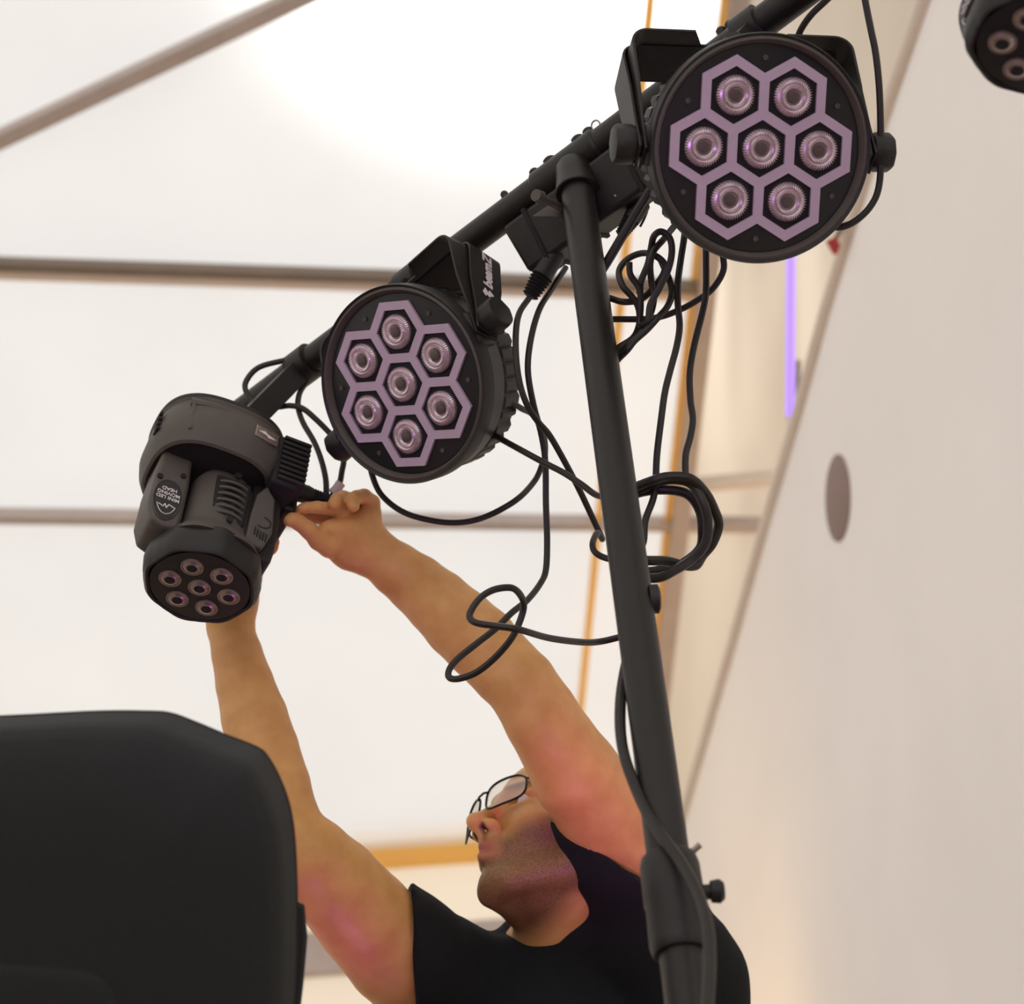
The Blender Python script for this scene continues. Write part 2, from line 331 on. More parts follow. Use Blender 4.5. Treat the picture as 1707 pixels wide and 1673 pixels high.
p = bar_pt(1006) + NU * .023; mb = MB(); mb.tube([p + BD * (.006 * math.cos(a)) + NU * (.006 * math.sin(a)) for a in [i * math.pi / 8 for i in range(17)]], .0012, 8); mb.build('safety_ring', M_STEEL, ST, world=True)
wb = pix(893, 325, 2.38); wt = pix(934, 345, 2.42)
mb = MB(); mb.tube([wb, wb.lerp(wt, .2), wb.lerp(wt, .25), wt], .004, 16, radii=[.0072, .0078, .0045, .0045]); mb.build('wing_bolt', M_STEEL if False else M_GREY, ST, world=True)
mb = MB(); g = [pix(887, 360, 2.42), pix(914, 342, 2.43), pix(942, 342, 2.43), pix(940, 372, 2.42), pix(930, 361, 2.42)]
mb.add(g + [q + F * .004 for q in g], [(0, 1, 2, 3, 4), (9, 8, 7, 6, 5)] + [(i, (i + 1) % 5, 5 + (i + 1) % 5, 5 + i) for i in range(5)]); mb.build('gusset', M_GREY, ST, world=True, smooth=False)
for k in range(3):
    a = math.radians(90 + 120 * k); e = Vector((foot.x + .62 * math.cos(a), foot.y + .62 * math.sin(a), .015)); top = Vector((foot.x, foot.y, .62))
    mb = MB(); mb.tube([top + (e - top) * .03, e], .012, 12); lg = mb.build('leg', M_POLE, ST, world=True)
    mb = MB(); mb.lathe([(0, .018), (.03, .016)], 12, (e.x, e.y, 0)); mb.build('rubber_foot', M_DARK, lg, world=False)
    mid = top.lerp(e, .55); mb = MB(); mb.tube([Vector((foot.x, foot.y, .15)), mid], .007, 10); mb.build('brace', M_POLE, ST, world=True)
# control box below the crossbar
KD = BD; KN = (-U - KD * (-U).dot(KD)).normalized(); KB = KD.cross(KN)
kc = bar_pt(965) + KN * .056 + F * .010
T = thing('control_box', 'black rectangular control box strapped under the crossbar behind the pole', 'control box', kc)
rot = Matrix((KD, KB, KN)).transposed()
mb = MB(); mb.box(kc, (.235, .060, .068), rot, (.96, .85)); mb.build('case', M_PLAS, T, world=True, bevel=.006)
for t in (-.08, -.02, .07):
    mb = MB(); mb.box(kc + KD * t, (.006, .064, .072), rot, (1, .86)); mb.build('strap', M_DARK, T, world=True, bevel=.001)
for k in range(3):
    mb = MB(); c = kc + KD * (-.03 + .05 * k) - F * .031 + KN * .012; mb.sphere(c, .0022, 8); mb.build('screw', M_STEEL, T, world=True)

# ================================================================ PAR LIGHTS
PP = .0627
def hexpts(ap, cx=0, cy=0): return [(cx + ap / .866 * math.cos(math.radians(30 + 60 * k)), cy + ap / .866 * math.sin(math.radians(30 + 60 * k))) for k in range(6)]
def make_par(M, psi, label, HH=.136, logo=False):
    T = thing('par_light', label, 'stage light', M, 'hexagon faced stage lights on the crossbar')
    RO = .1200
    mb = MB(); mb.lathe([(.004, RO - .004), (.006, RO - .001), (.003, RO), (-.018, RO - .001), (-.022, RO - .0045), (-.050, RO - .008), (-.056, RO - .012)], 96, cap=False)
    mb.build('housing', M_PLAS, T)
    def fin(a, z): return 1.0 if (a * 36 / (2 * math.pi)) % 1 < .62 else .965
    mb = MB(); mb.lathe([(-.052, RO - .010), (-.056, RO - .008), (-.088, RO - .010), (-.096, RO - .020), (-.098, .05)], 144, rfun=fin); mb.build('rear_housing', M_PLAS, T, angle=20)
    mb = MB(); mb.lathe([(.004, RO - .004), (.0055, RO - .007), (.001, RO - .010), (-.004, RO - .012)], 96, cap=False); mb.build('rim', M_GREY, T)  # lighter plastic here stands in for bright highlights on the rim
    mb = MB(); mb.lathe([(-.006, RO - .009), (-.002, RO - .012), (-.0015, RO - .014)], 96); mb.build('face_plate', M_FACE, T)
    cells = [(0, 0)] + [(PP * math.cos(math.radians(60 * k)), PP * math.sin(math.radians(60 * k))) for k in range(6)]
    ho, hi = .0361, .0260; mb = MB()
    for i, (cx, cy) in enumerate(cells):
        o, q = hexpts(ho, cx, cy), hexpts(hi, cx, cy); z1 = .0022 + i * .00003
        vs = [(x, y, z1) for x, y in o] + [(x, y, z1) for x, y in q] + [(x, y, -.004) for x, y in o] + [(x, y, -.006) for x, y in q]
        mb.add(vs, [(k, (k + 1) % 6, 6 + (k + 1) % 6, 6 + k) for k in range(6)] + [(k, (k + 1) % 6, 12 + (k + 1) % 6, 12 + k) for k in range(6)] + [(6 + k, 6 + (k + 1) % 6, 18 + (k + 1) % 6, 18 + k) for k in range(6)])
    mb.build('honeycomb_frame', M_HEX, T, smooth=False, label='mauve honeycomb diffuser strip')
    for i, (cx, cy) in enumerate(cells):
        mb = MB(); mb.prism(hexpts(hi - .0002, cx, cy), -.002, -.0010); mb.build('lens_cell', M_DARK, T, smooth=False)
        nn = 176
        def rib(a, z): return 1.0 if int(round(a / (2 * math.pi) * nn)) % 4 < 2 else .94
        mb = MB(); mb.lathe([(-.001, .0212), (.0030, .0208), (.0058, .0185), (.0066, .0160), (.0050, .0142), (.0062, .0125), (.0064, .0100), (.0040, .0072)], nn, (cx, cy, 0), rfun=rib, zfun=lambda a, r: .0011 * (1 if int(round(a / (2 * math.pi) * nn)) % 4 < 2 else 0) * (r > .011)); ln = mb.build('lens', M_LENS, T, angle=18)
        mb = MB(); mb.lathe([(.0038, .0068), (.0060, .0062), (.0066, .0040)], 24, (cx, cy, 0)); mb.build('lens_core', M_CORE, ln)
    for k in range(6):
        a = math.radians(30 + 60 * k); mb = MB(); mb.lathe([(-.002, .0028), (.0004, .0028), (.0004, .0016), (-.0002, .0014)], 12, (.094 * math.cos(a), .094 * math.sin(a), 0)); mb.build('face_screw', M_GREY, T)
    # side bosses, knobs
    ax = .1262
    for s in (-1, 1):
        ry = Matrix.Rotation(s * math.pi / 2, 3, 'Y')
        mb = MB(); mb.box((s * .108, 0, -.026), (.028, .046, .044)); mb.build('side_boss', M_PLAS, T, bevel=.008)
        mb = MB(); mb.lathe([(0, .012), (.010, .012), (.011, .019), (.014, .0205), (.030, .0205), (.033, .0185), (.0345, .012)], 24, (s * (ax - .006), 0, -.026), ry, rfun=lambda a, z: 1 + .035 * math.cos(8 * a)); mb.build('knob', M_PLAS, T)
    # double U bracket
    def bracket(psi, H, a, w, t, nm, notch=True):
        A = Vector((0, math.cos(psi), -math.sin(psi))); W = Vector((0, -math.sin(psi), -math.cos(psi))); X = Vector((1, 0, 0)); O = Vector((0, 0, -.026))
        rc = .018; path = [(-a, -.018), (-a, .02), (-a, H * .5)] + [(-a + rc - rc * math.cos(b), H - rc + rc * math.sin(b)) for b in [math.pi / 2 * k / 6 for k in range(7)]]
        path += [(-a * .42, H), (-a * .33, H), (0, H)]
        path = path + [(-x, y) for x, y in reversed(path[:-1])]
        rings = []
        for i, (x, h) in enumerate(path):
            nx, ny = path[min(i + 1, len(path) - 1)], path[max(i - 1, 0)]; tx, th = nx[0] - ny[0], nx[1] - ny[1]; l = math.hypot(tx, th); nrm = (-th / l, tx / l)
            if h < H * .5: k = .62 + .38 * max(0, h) / (H * .5)
            else: k = 1
            lo, hi_ = -w / 2 * k, w / 2 * k
            if abs(x) <= a * .35 and h > H - 1e-6 and notch: lo = -w / 2 + .022
            ring = []
            for sn, sw in ((-1, lo), (-1, hi_), (1, hi_), (1, lo)):
                ring.append(O + X * (x + nrm[0] * t / 2 * sn) + A * (h + nrm[1] * t / 2 * sn) + W * sw)
            rings.append(ring)
        mb = MB(); mb.loft(rings); return mb.build(nm, M_PLAS, T, angle=30, bevel=.0006)
    y1 = bracket(psi, HH, ax - .003, .056, .003, 'mounting_bracket')
    y2 = bracket(psi + math.radians(9 if not logo else 12), HH - .004, ax + .003, .050, .003, 'floor_bracket', False)
    A = Vector((0, math.cos(psi), -math.sin(psi)))
    hub = Vector((0, 0, -.026)) + A * (HH + .004)
    mb = MB(); mb.tube([hub - A * .006, hub + A * .012], .012, 16); mb.tube([hub - A * .014, hub - A * .004], .007, 6); mb.build('clamp_bolt', M_STEEL if False else M_PLAS, T)
    return T, hub
MR = frame(1268, 248, 2.16, (.956, -.03, -.292), (.035, .999, .012))
ML = frame(672, 640, 2.453, (.646, .543, .538), (-.491, .834, -.252))
PR, hubR = make_par(MR, math.radians(40), 'large black round stage light facing forward, higher and further right on the crossbar')
PL, hubL = make_par(ML, math.radians(28), 'black round stage light turned to the left, between the moving head and the pole', logo=True)
def near_bar(p): return BA + BD * (p - BA).dot(BD)
for T, hub in ((PR, hubR), (PL, hubL)):
    hw = T.matrix_world @ hub; q = near_bar(hw)
    mb = MB(); mb.tube([q - BD * .016, q - BD * .0155, q + BD * .0155, q + BD * .016], .02, 24, radii=[.0192, .0245, .0245, .0192]); mb.bar(q, hw, .022, .016, BD); mb.build('pipe_clamp', M_PLAS, T, world=True)
# printed logo on the bracket of the left par
psi = math.radians(40); A = Vector((0, math.cos(psi), -math.sin(psi))); W = Vector((0, -math.sin(psi), -math.cos(psi)))
mt = Matrix((A, -W, Vector((1, 0, 0)))).transposed().to_4x4()
mt.translation = Vector((.1262 + .003 + .0019, 0, -.026)) + A * .087 + W * .003
text_part('beamZ', .0195, 'brand_print', M_WHITE, PL, mt, .0003, .25, .0006)
mb = MB(); mb.prism([(-.008, -.004), (0.002, -.008), (.008, -.001), (-.002, .003)], 0, .0004, mt @ Tm(-.039, 0, 0)); mb.prism([(-.006, .003), (.002, -.001), (.008, .004), (-.001, .008)], 0, .0004, mt @ Tm(-.039, .002, 0)); mb.build('emblem_print', M_WHITE, PL, smooth=False)

# ================================================================ MOVING HEADS
def make_moving_head(M, label, lat=3.3):
    T = thing('moving_head_light', label, 'stage light', M, 'mini moving head lights')
    def cr(a, z): return 1 + .022 * max(-.6, math.cos(8 * a))
    mb = MB(); mb.lathe([(-.004, .056), (.001, .0585), (.0015, .0615), (-.004, .0655), (-.020, .0675), (-.034, .0655), (-.046, .055), (-.052, .044)], 96, rfun=cr); mb.build('head_bezel', M_PLAS, T)
    mb = MB(); mb.lathe([(-.004, .0572), (.0008, .0565), (.001, .055)], 64); mb.build('lens_plate', M_FACE, T)
    p = .0344
    for k in range(7):
        cx, cy = (0, 0) if k == 6 else (p * math.cos(math.radians(60 * k + lat)), p * math.sin(math.radians(60 * k + lat)))
        mb = MB(); mb.lathe([(.0008, .0130), (.0030, .0128), (.0030, .0112), (.0022, .0108), (.0042, .0085), (.0048, .0055)], 36, (cx, cy, 0)); ln = mb.build('lens', M_LENSD, T)
        mb = MB(); mb.lathe([(.0040, .0068), (.0052, .0056), (.0056, .003)], 20, (cx, cy, 0)); mb.build('lens_core', M_DARK, ln)
    # shoulder cowling and body
    mb = MB(); mb.lathe([(-.030, .0672), (-.040, .063), (-.056, .050), (-.066, .047), (-.100, .045), (-.135, .043), (-.150, .034)], 64, sx=.86, sy=.98, power=2.8); mb.build('head_shell', M_GREY, T)
    for k in range(6):
        z = -.076 - .0095 * k; mb = MB()
        mb.tube([Vector((.005 + .023 * math.sin(a), .030 + .018 * math.cos(a), z)) for a in [math.radians(-70 + 14 * i) for i in range(11)]], .0021, 8); mb.build('cooling_rib', M_GREY, T)
    mb = MB(); mb.box((.005, .0415, -.100), (.042, .006, .066)); mb.build('rib_recess', M_DARK, T, bevel=.004)
    for z in (-.066, -.088, -.138):
        mb = MB(); mb.lathe([(0, .0042), (.002, .0042)], 16, (.007, .0455 if z != -.066 else .049, z), Matrix.Rotation(-math.pi / 2, 3, 'X')); mb.build('screw_hole', M_DARK, T)
    # curved side panel with vent
    pts = [(.030, -.048), (.052, -.046), (.060, -.075), (.056, -.125), (.044, -.142), (.034, -.125), (.031, -.09)]
    mb = MB(); mb.prism([(x, z) for x, z in pts], 0, .010, Matrix(((1, 0, 0, 0), (0, 0, 1, .034), (0, 1, 0, 0), (0, 0, 0, 1)))); pn = mb.build('side_panel', M_GREY, T, bevel=.003)
    for k in range(5):
        mb = MB(); mb.box((.039 + k * .0035, .0445, -.066 - abs(k - 2) * .0008 + k * .0012), (.0014, .002, .011)); mb.build('vent_slot', M_DARK, pn)
    mb = MB(); mb.tube([Vector((.047 + .009 * math.cos(a), .0445, -.084 + .008 * math.sin(a))) for a in [math.radians(-90 + 20 * i) for i in range(12)]], .0007, 6); mb.build('groove', M_DARK, pn)
    # yoke arms
    for s in (-1, 1):
        outl = [(.020, -.030), (.0225, -.050), (.022, -.100), (.017, -.168), (-.019, -.168), (-.024, -.100), (-.024, -.055), (-.016, -.034), (0, -.0285)]
        mb = MB(); mb.prism([(x * .9 + s * (.062 if s < 0 else .050), z - .012) for x, z in outl], -.028, .030, Matrix(((1, 0, 0, 0), (0, 0, 1, 0), (0, 1, 0, 0), (0, 0, 0, 1)))); arm = mb.build('yoke_arm', M_GREY if s < 0 else M_PLAS, T, bevel=.005)
        if s < 0:
            B = Matrix(((-1, 0, 0, -.064), (0, 0, 1, .0302), (0, 1, 0, -.079), (0, 0, 0, 1)))
            ov = [(.0155 * math.cos(a) * (1 - .12 * math.sin(a)), .0285 * math.sin(a)) for a in [2 * math.pi * i / 40 for i in range(40)]]
            mb = MB(); mb.prism(ov, 0, .0016, B); bd = mb.build('badge', M_FACE, arm)
            ov2 = [(x * 1.08, y * 1.05) for x, y in ov]; mb = MB(); mb.tube([B @ Vector((x, y, .0010)) for x, y in ov2 + ov2[:1]], .0009, 6, cap=False); mb.build('badge_rim', M_GREY, arm)
            B0 = B; B = B @ Rm('Z', 180)
            for i, tx in enumerate(('MINI LED', 'MOVING', 'HEAD')):
                text_part(tx, .0068, 'badge_print', M_WHITE, arm, B @ Tm(.000, .002 + i * .0066, .0018) @ Rm('Z', 180), .0001, 0, .0001)
            mb = MB()
            zz = [(-.009, -.010), (-.003, -.0125), (-.0015, -.008), (.001, -.0135), (.003, -.0075), (.010, -.010)]
            for a_, b_ in zip(zz, zz[1:]): mb.tube([B @ Vector((*a_, .0018)), B @ Vector((*b_, .0018))], .0007, 6)
            mb.tube([B @ Vector((.0120 * math.cos(a), .0225 * math.sin(a), .0018)) for a in [math.radians(205 + 13 * i) for i in range(11)]], .0005, 6)
            mb.build('emblem_print', M_WHITE, arm)
            for zx, zz_ in ((-.078, -.110), (-.052, -.122)):
                mb = MB(); mb.lathe([(0, .0036), (.0018, .0036)], 14, (zx, .030, zz_), Matrix.Rotation(-math.pi / 2, 3, 'X')); mb.build('screw_hole', M_DARK, arm)
    # base
    C = (-.017, -.002, 0)
    mb = MB(); mb.lathe([(-.160, .060), (-.150, .066), (-.147, .069), (-.149, .0725), (-.162, .0775), (-.178, .0800), (-.200, .0775), (-.214, .0745), (-.217, .0765), (-.221, .0765), (-.223, .072)], 96, C, power=2.7); base = mb.build('base', M_GREY, T)
    mb = MB(); mb.lathe([(-.160, .058), (-.153, .0655), (-.151, .0662), (-.149, .056)], 64, C, power=2.6); mb.build('base_recess', M_DARK, T)
    mb = MB(); mb.lathe([(-.2175, .0770), (-.2215, .0772)], 96, C, power=2.7); mb.build('base_seam', M_PLAS, T)
    # vent block with fins on the +x side
    for k in range(9):
        mb = MB(); mb.box((.0660, .022, -.146 - k * .0080), (.034, .082, .0045)); mb.build('vent_fin', M_PLAS, base, bevel=.001)
    mb = MB(); mb.box((.060, .020, -.176), (.034, .078, .076)); mb.build('connector_panel', M_DARK, base, bevel=.004)
    mb = MB(); mb.box((.080, -.008, -.178), (.016, .066, .084)); mb.build('rear_plate', M_PLAS, base, bevel=.004)
    # scalloped hand recess on the front left and slots on the left
    mb = MB(); mb.tube([Vector((-.068 + .066 * t, .056 + .016 * math.sin(math.pi * t * .6 + .4), -.206 + .003 * t)) for t in [i / 12 for i in range(13)]], .003, 8, radii=[.0062 * (1 - t / 12) + .001 for t in range(13)]); mb.build('grip_ridge', M_GREY, base)
    mb = MB(); mb.prism([(-.066, -.160), (-.052, -.166), (-.055, -.195), (-.068, -.203)], -.001, .004, Matrix(((1, 0, 0, 0), (0, 0, 1, .0655), (0, 1, 0, 0), (0, 0, 0, 1)))); mb.build('grip_panel', M_GREY, base, bevel=.002)
    for k in range(4):
        mb = MB(); mb.box((-.0945, .030 , -.176 - k * .008), (.004, .014, .004)); mb.build('display_slot', M_DARK, base)
    B = Matrix(((-1, 0, 0, .040), (0, 0, 1, .0800), (0, 1, 0, -.208), (0, 0, 0, 1))) @ Rm('Y', 0)
    B = Matrix.Translation((.024, .0735, -.188)) @ Matrix(((.985, 0, .17, 0), (-.17, 0, .985, 0), (0, -1, 0, 0), (0, 0, 0, 1)))
    mb = MB(); mb.prism([(-.015, -.0085), (.015, -.0085), (.015, .0085), (-.015, .0085)], -.002, .0018, B); st = mb.build('warning_badge', M_SILVER, base, bevel=.0008, label='silver lightning bolt badge')
    mb = MB(); mb.prism([(-.012, .000), (-.003, .0035), (-.001, .001), (.012, -.002), (.002, -.004), (0, -.0015)], .0018, .0024, B); mb.build('bolt_print', M_WHITE, st, smooth=False)
    return T
M_LENSD = mat('smoked_lens', (.32, .26, .25), .28, .7, noise=.12, nscale=300, coat=.5)
MH = frame(333, 977, 2.42, (.93, -.33, -.157), (.33, .576, .747))
MH = MH @ Matrix.Scale(1.05, 4)
H1 = make_moving_head(MH, 'dark grey moving head light at the left end of the crossbar, held by the man')
# clamp to the crossbar
hp = MH @ Vector((-.006, -.002, -.223)); q = near_bar(hp + BD * .06)
mb = MB(); mb.tube([q - BD * .016, q + BD * .016], .0245, 24); mb.bar(q, hp, .03, .02, BD); mb.build('pipe_clamp', M_PLAS, H1, world=True)
H2 = copy_tree(H1)
for ch in list(H2.children):
    if ch.name.startswith('pipe_clamp'): bpy.data.objects.remove(ch)
H2.matrix_world = frame(1738, 74, 1.80, (1, .0, .0), (0, .72, .69)) @ Rm('Z', 50)
H2['label'] = 'moving head light cut off by the top right corner, in front of the canvas wall'

# ================================================================ CABLES
def cable(label, pts, r=.0038, name='cable', grp=None, cat='cable', sub=8, m=None, shift=.17):
    if shift: pts = [(x, y, d + shift * min(1, max(0, (x - 860) / 140))) for x, y, d in pts]
    P = smooth_path([pix(*p) for p in pts], sub); mb = MB(); mb.tube(P, r, 10)
    return tag(mb.build(name, m or M_CABLE), label, cat, grp)
def z(pts, d): return [(x, y, d) for x, y in pts]
def zl(pts, d0, d1): n = len(pts) - 1; return [(p[0], p[1], d0 + (d1 - d0) * i / n) for i, p in enumerate(pts)]
cable('black cable looping over the left end of the crossbar into the left round light', zl([(520, 592), (477, 600), (432, 612), (411, 634), (410, 652), (425, 672), (461, 678), (484, 676), (505, 681), (527, 699), (551, 723), (572, 745), (573, 768), (570, 785), (566, 805), (556, 822), (545, 838)], 2.70, 2.585))
cable('black cable dropping from under the crossbar to the plug on the moving head', zl([(520, 625), (508, 641), (499, 657), (497, 678), (505, 704), (524, 737), (536, 768), (543, 799), (544, 824)], 2.70, 2.575))
cable('black cable sagging in a wide curve below the left round light', zl([(617, 770), (620, 790), (634, 822), (663, 848), (700, 863), (754, 871), (804, 863), (858, 835), (890, 803), (903, 776), (909, 753), (905, 721), (889, 692), (868, 680), (850, 668)], 2.56, 2.46))
cable('black cable from the ribbed plug down to a small loop beside the pole', zl([(897, 466), (885, 492), (866, 521), (860, 555), (861, 603), (868, 645), (880, 677), (897, 703), (915, 724), (934, 756), (956, 797), (972, 829), (991, 870), (1004, 898), (996, 888), (988, 905), (992, 920), (1010, 930), (1040, 935)], 2.44, 2.18))
cable('long black cable hanging before the forearm with a twisted figure-eight loop', zl([(943, 446), (921, 480), (899, 516), (885, 565), (880, 617), (889, 673), (902, 722), (909, 769), (910, 838), (912, 901), (910, 949), (901, 972), (880, 999), (852, 1022), (827, 1047), (795, 1072), (763, 1098), (749, 1116), (749, 1129), (765, 1131), (795, 1120), (827, 1094), (855, 1060), (871, 1022), (872, 1001), (861, 984), (846, 979), (820, 984), (798, 999), (783, 1024), (792, 1037), (827, 1043), (865, 1049), (915, 1063), (969, 1070), (1001, 1069), (1040, 1060)], 2.42, 2.14))
cable('black cable from the back of the left round light to the coil behind the pole', zl([(820, 722), (836, 732), (874, 753), (909, 772), (940, 788), (969, 807), (997, 826), (1030, 826), (1061, 815)], 2.50, 2.06))
def loopc(cx, cy, rx, ry, a0, a1, n, d, wob=0, seed=0):
    rn = random.Random(seed); out = []
    for i in range(n + 1):
        a = math.radians(a0 + (a1 - a0) * i / n); k = 1 + wob * (rn.random() - .5) * 2
        out.append((cx + rx * k * math.cos(a), cy - ry * k * math.sin(a), d + .02 * math.sin(a * 1.3 + seed)))
    return out
cl = [(1030, 826, 2.06), (1061, 811, 2.05), (1090, 800, 2.04), (1115, 794, 2.04), (1150, 797, 2.04), (1175, 820, 2.05), (1190, 848, 2.06), (1198, 875, 2.07), (1188, 905, 2.07), (1172, 925, 2.07), (1160, 942, 2.06), (1140, 942, 2.05), (1110, 935, 2.04), (1075, 934, 2.03), (1035, 930, 2.05), (1020, 880, 2.06),
      (1035, 830, 2.07), (1070, 815, 2.06), (1110, 800, 2.05), (1150, 805, 2.05), (1172, 838, 2.04), (1180, 872, 2.04), (1176, 905, 2.04), (1155, 930, 2.04), (1125, 950, 2.03), (1095, 963, 2.03), (1060, 955, 2.04), (1025, 900, 2.06), (1030, 840, 2.07), (1062, 822, 2.07), (1105, 816, 2.06), (1145, 823, 2.06), (1166, 850, 2.06), (1171, 885, 2.06), (1166, 915, 2.07), (1135, 940, 2.07), (1100, 950, 2.07), (1075, 952, 2.07), (1040, 945, 2.07)]
cable('thick coil of black cable bound behind the middle of the pole', cl, .0054, 'cable_coil', None, 'cable coil')
cable('black cable hanging left of the coil, from behind the right round light', zl([(1150, 340), (1142, 385), (1140, 400), (1134, 439), (1130, 472), (1130, 508), (1133, 543), (1128, 577), (1116, 622), (1108, 656), (1102, 700), (1095, 759), (1091, 822), (1076, 867), (1072, 905), (1055, 930)], 2.16, 2.03))
cable('black cable hanging down from the right round light into the top of the coil', zl([(1177, 370), (1177, 421), (1177, 480), (1173, 512), (1157, 577), (1150, 622), (1151, 666), (1155, 698), (1151, 727), (1143, 759), (1143, 800)], 2.16, 2.06))
cable('black cable arching under the right round light across to the pole', zl([(1195, 390), (1206, 433), (1204, 456), (1187, 482), (1163, 500), (1138, 514), (1108, 526), (1082, 531), (1059, 532), (1023, 532), (985, 534)], 2.16, 2.17))
cable('black cable making the rounded left loop of the tangle beside the pole', [(985, 488, 2.16), (1017, 497, 2.15), (1039, 503, 2.14), (1065, 500, 2.14), (1084, 486, 2.13), (1104, 460, 2.12), (1108, 441, 2.12), (1092, 426, 2.12), (1070, 422, 2.13), (1046, 432, 2.13), (1032, 452, 2.13), (1038, 476, 2.12), (1053, 494, 2.12), (1064, 512, 2.12), (1066, 538, 2.12), (1056, 562, 2.13), (1034, 577, 2.13), (1022, 585, 2.13)])
cable('black cable forming the inner teardrop loop of the tangle beside the pole', [(1123, 378, 2.14), (1106, 399, 2.11), (1090, 418, 2.10), (1084, 440, 2.10), (1086, 470, 2.11), (1090, 498, 2.11), (1083, 527, 2.11), (1070, 553, 2.11), (1047, 575, 2.11), (1030, 592, 2.12), (1020, 600, 2.13)])
cable('black cable looping highest in the tangle under the right round light', [(1049, 437, 2.11), (1051, 458, 2.11), (1066, 482, 2.11), (1068, 510, 2.11), (1067, 540, 2.11), (1080, 536, 2.10), (1084, 508, 2.10), (1098, 482, 2.10), (1114, 449, 2.10), (1120, 419, 2.10), (1116, 396, 2.10), (1102, 386, 2.10), (1090, 394, 2.10), (1085, 415, 2.11), (1080, 440, 2.12), (1069, 468, 2.12), (1066, 490, 2.12)])
cable('black cable on the right flank of the tangle, twisted towards the pole', [(1100, 430, 2.13), (1108, 448, 2.13), (1116, 467, 2.13), (1120, 488, 2.12), (1113, 510, 2.11), (1098, 528, 2.10), (1078, 550, 2.10), (1058, 568, 2.10), (1046, 583, 2.10), (1032, 597, 2.11), (1020, 610, 2.12)])
cable('black cable passing down the right side of the right round light', zl([(1432, -60), (1442, 0), (1451, 46), (1460, 91), (1466, 152), (1468, 229), (1466, 305), (1451, 344), (1420, 372), (1390, 378), (1370, 360)], 2.20, 2.20), shift=0)
cable('short black cable slanting from the crossbar down behind the right round light', zl([(1400, -22), (1378, 0), (1353, 24), (1336, 48), (1325, 75)], 2.26, 2.30), shift=0)
cable('black cable strapped along the lower pole and its collar', zl([(1064, 1020), (1058, 1060), (1046, 1100), (1038, 1140), (1034, 1180), (1035, 1225), (1043, 1267), (1062, 1318), (1080, 1356), (1102, 1392), (1131, 1431), (1154, 1470), (1170, 1506), (1180, 1545), (1183, 1600), (1180, 1660), (1176, 1720)], 2.09, 1.68), .0056, shift=0)
cable('short black cable rising beside the pole to the control box', zl([(1085, 315), (1062, 352), (1035, 398), (1010, 440), (990, 470)], 2.36, 2.36), .0055, shift=0)
cable('thin loose black tie end dangling from the control box', zl([(1079, 322), (1080, 345), (1075, 362), (1067, 378)], 2.32, 2.32), .0016, 'cable_tie', None, 'cable tie')
# plugs
def plug(label, a, b, r0, r1, teeth=7, name='cable_plug'):
    A, B = pix(*a), pix(*b); T = thing(name, label, 'plug', A.lerp(B, .5))
    d = B - A; mb = MB(); mb.tube([A, A + d * .05, A + d * .45, A + d * .55], r0, 20, radii=[r0 * .8, r0, r0, r1 * 1.1]); mb.build('barrel', M_PLAS, T, world=True)
    mb = MB(); ts = [.52 + .48 * i / (teeth * 2) for i in range(teeth * 2 + 1)]; mb.tube([A + d * t for t in ts], r1, 16, radii=[(r1 * (1.15 if i % 2 else .85)) * (1 - .3 * i / len(ts)) for i in range(len(ts))]); mb.build('strain_relief', M_DARK, T, world=True)
plug('ribbed black cable plug leaving the control box left of the pole', (928, 420, 2.47), (883, 494, 2.46), .0125, .0125, 7)
plug('ribbed black cable plug under the control box right of the pole', (1072, 336, 2.42), (1035, 392, 2.41), .011, .0095, 7)
plug('black cable plug pushed into the moving head by the man', (474, 814, 2.54), (556, 836, 2.57), .0118, .0090, 9)
T = cable('white tape label wrapped round the cable near the man\'s fingers', [(568, 805, 2.589), (562, 814, 2.587), (554, 822, 2.585)], .0066, 'cable_label', None, 'tape', m=M_TAPE)

# ================================================================ GEAR BAG
bd = 1.72
T = thing('gear_bag', 'large black nylon gear bag with a front pocket in the lower left corner', 'bag', pix(150, 1900, bd))
out = [(-430, 1500), (-420, 1400), (-380, 1300), (-300, 1250), (-120, 1224), (0, 1216), (120, 1210), (200, 1210), (245, 1213), (290, 1229), (345, 1252), (400, 1274), (418, 1290), (438, 1325), (455, 1370), (464, 1420), (468, 1480), (470, 1560), (468, 1680), (460, 1800), (440, 2150), (420, 2180), (-400, 2180), (-425, 2150)]
O = smooth_path([Vector((x, y, 0)) for x, y in out + out[:1]], 4)[:-1]
cen = Vector((30, 1640, 0)); fn = -F
layers = [(-.030, .45), (-.024, .70), (-.014, .86), (-.002, .95), (.012, .988), (.03, 1.0), (.07, 1.0), (.12, 1.0), (.135, .985), (.142, .94)]
rings = [[pix(cen.x + (p.x - cen.x) * k, cen.y + (p.y - cen.y) * k, bd) + F * dz for p in O] for dz, k in layers]
mb = MB(); mb.loft(rings); mb.build('bag_body', M_BAG, T, world=True, angle=60)
for k, (dz, s) in enumerate(((.118, .996),)):
    mb = MB(); mb.tube([pix(cen.x + (p.x - cen.x) * s, cen.y + (p.y - cen.y) * s, bd) + F * dz for p in O + O[:1]], .0022, 8, cap=False); mb.build('piping', M_DARK, T, world=True)
pk = [(-380, 1590), (-200, 1580), (0, 1584), (100, 1590), (165, 1597), (195, 1612), (212, 1640), (218, 1690), (222, 2080), (-380, 2080)]
P = smooth_path([Vector((x, y, 0)) for x, y in pk + pk[:1]], 4)[:-1]; pc = Vector((-80, 1830, 0))
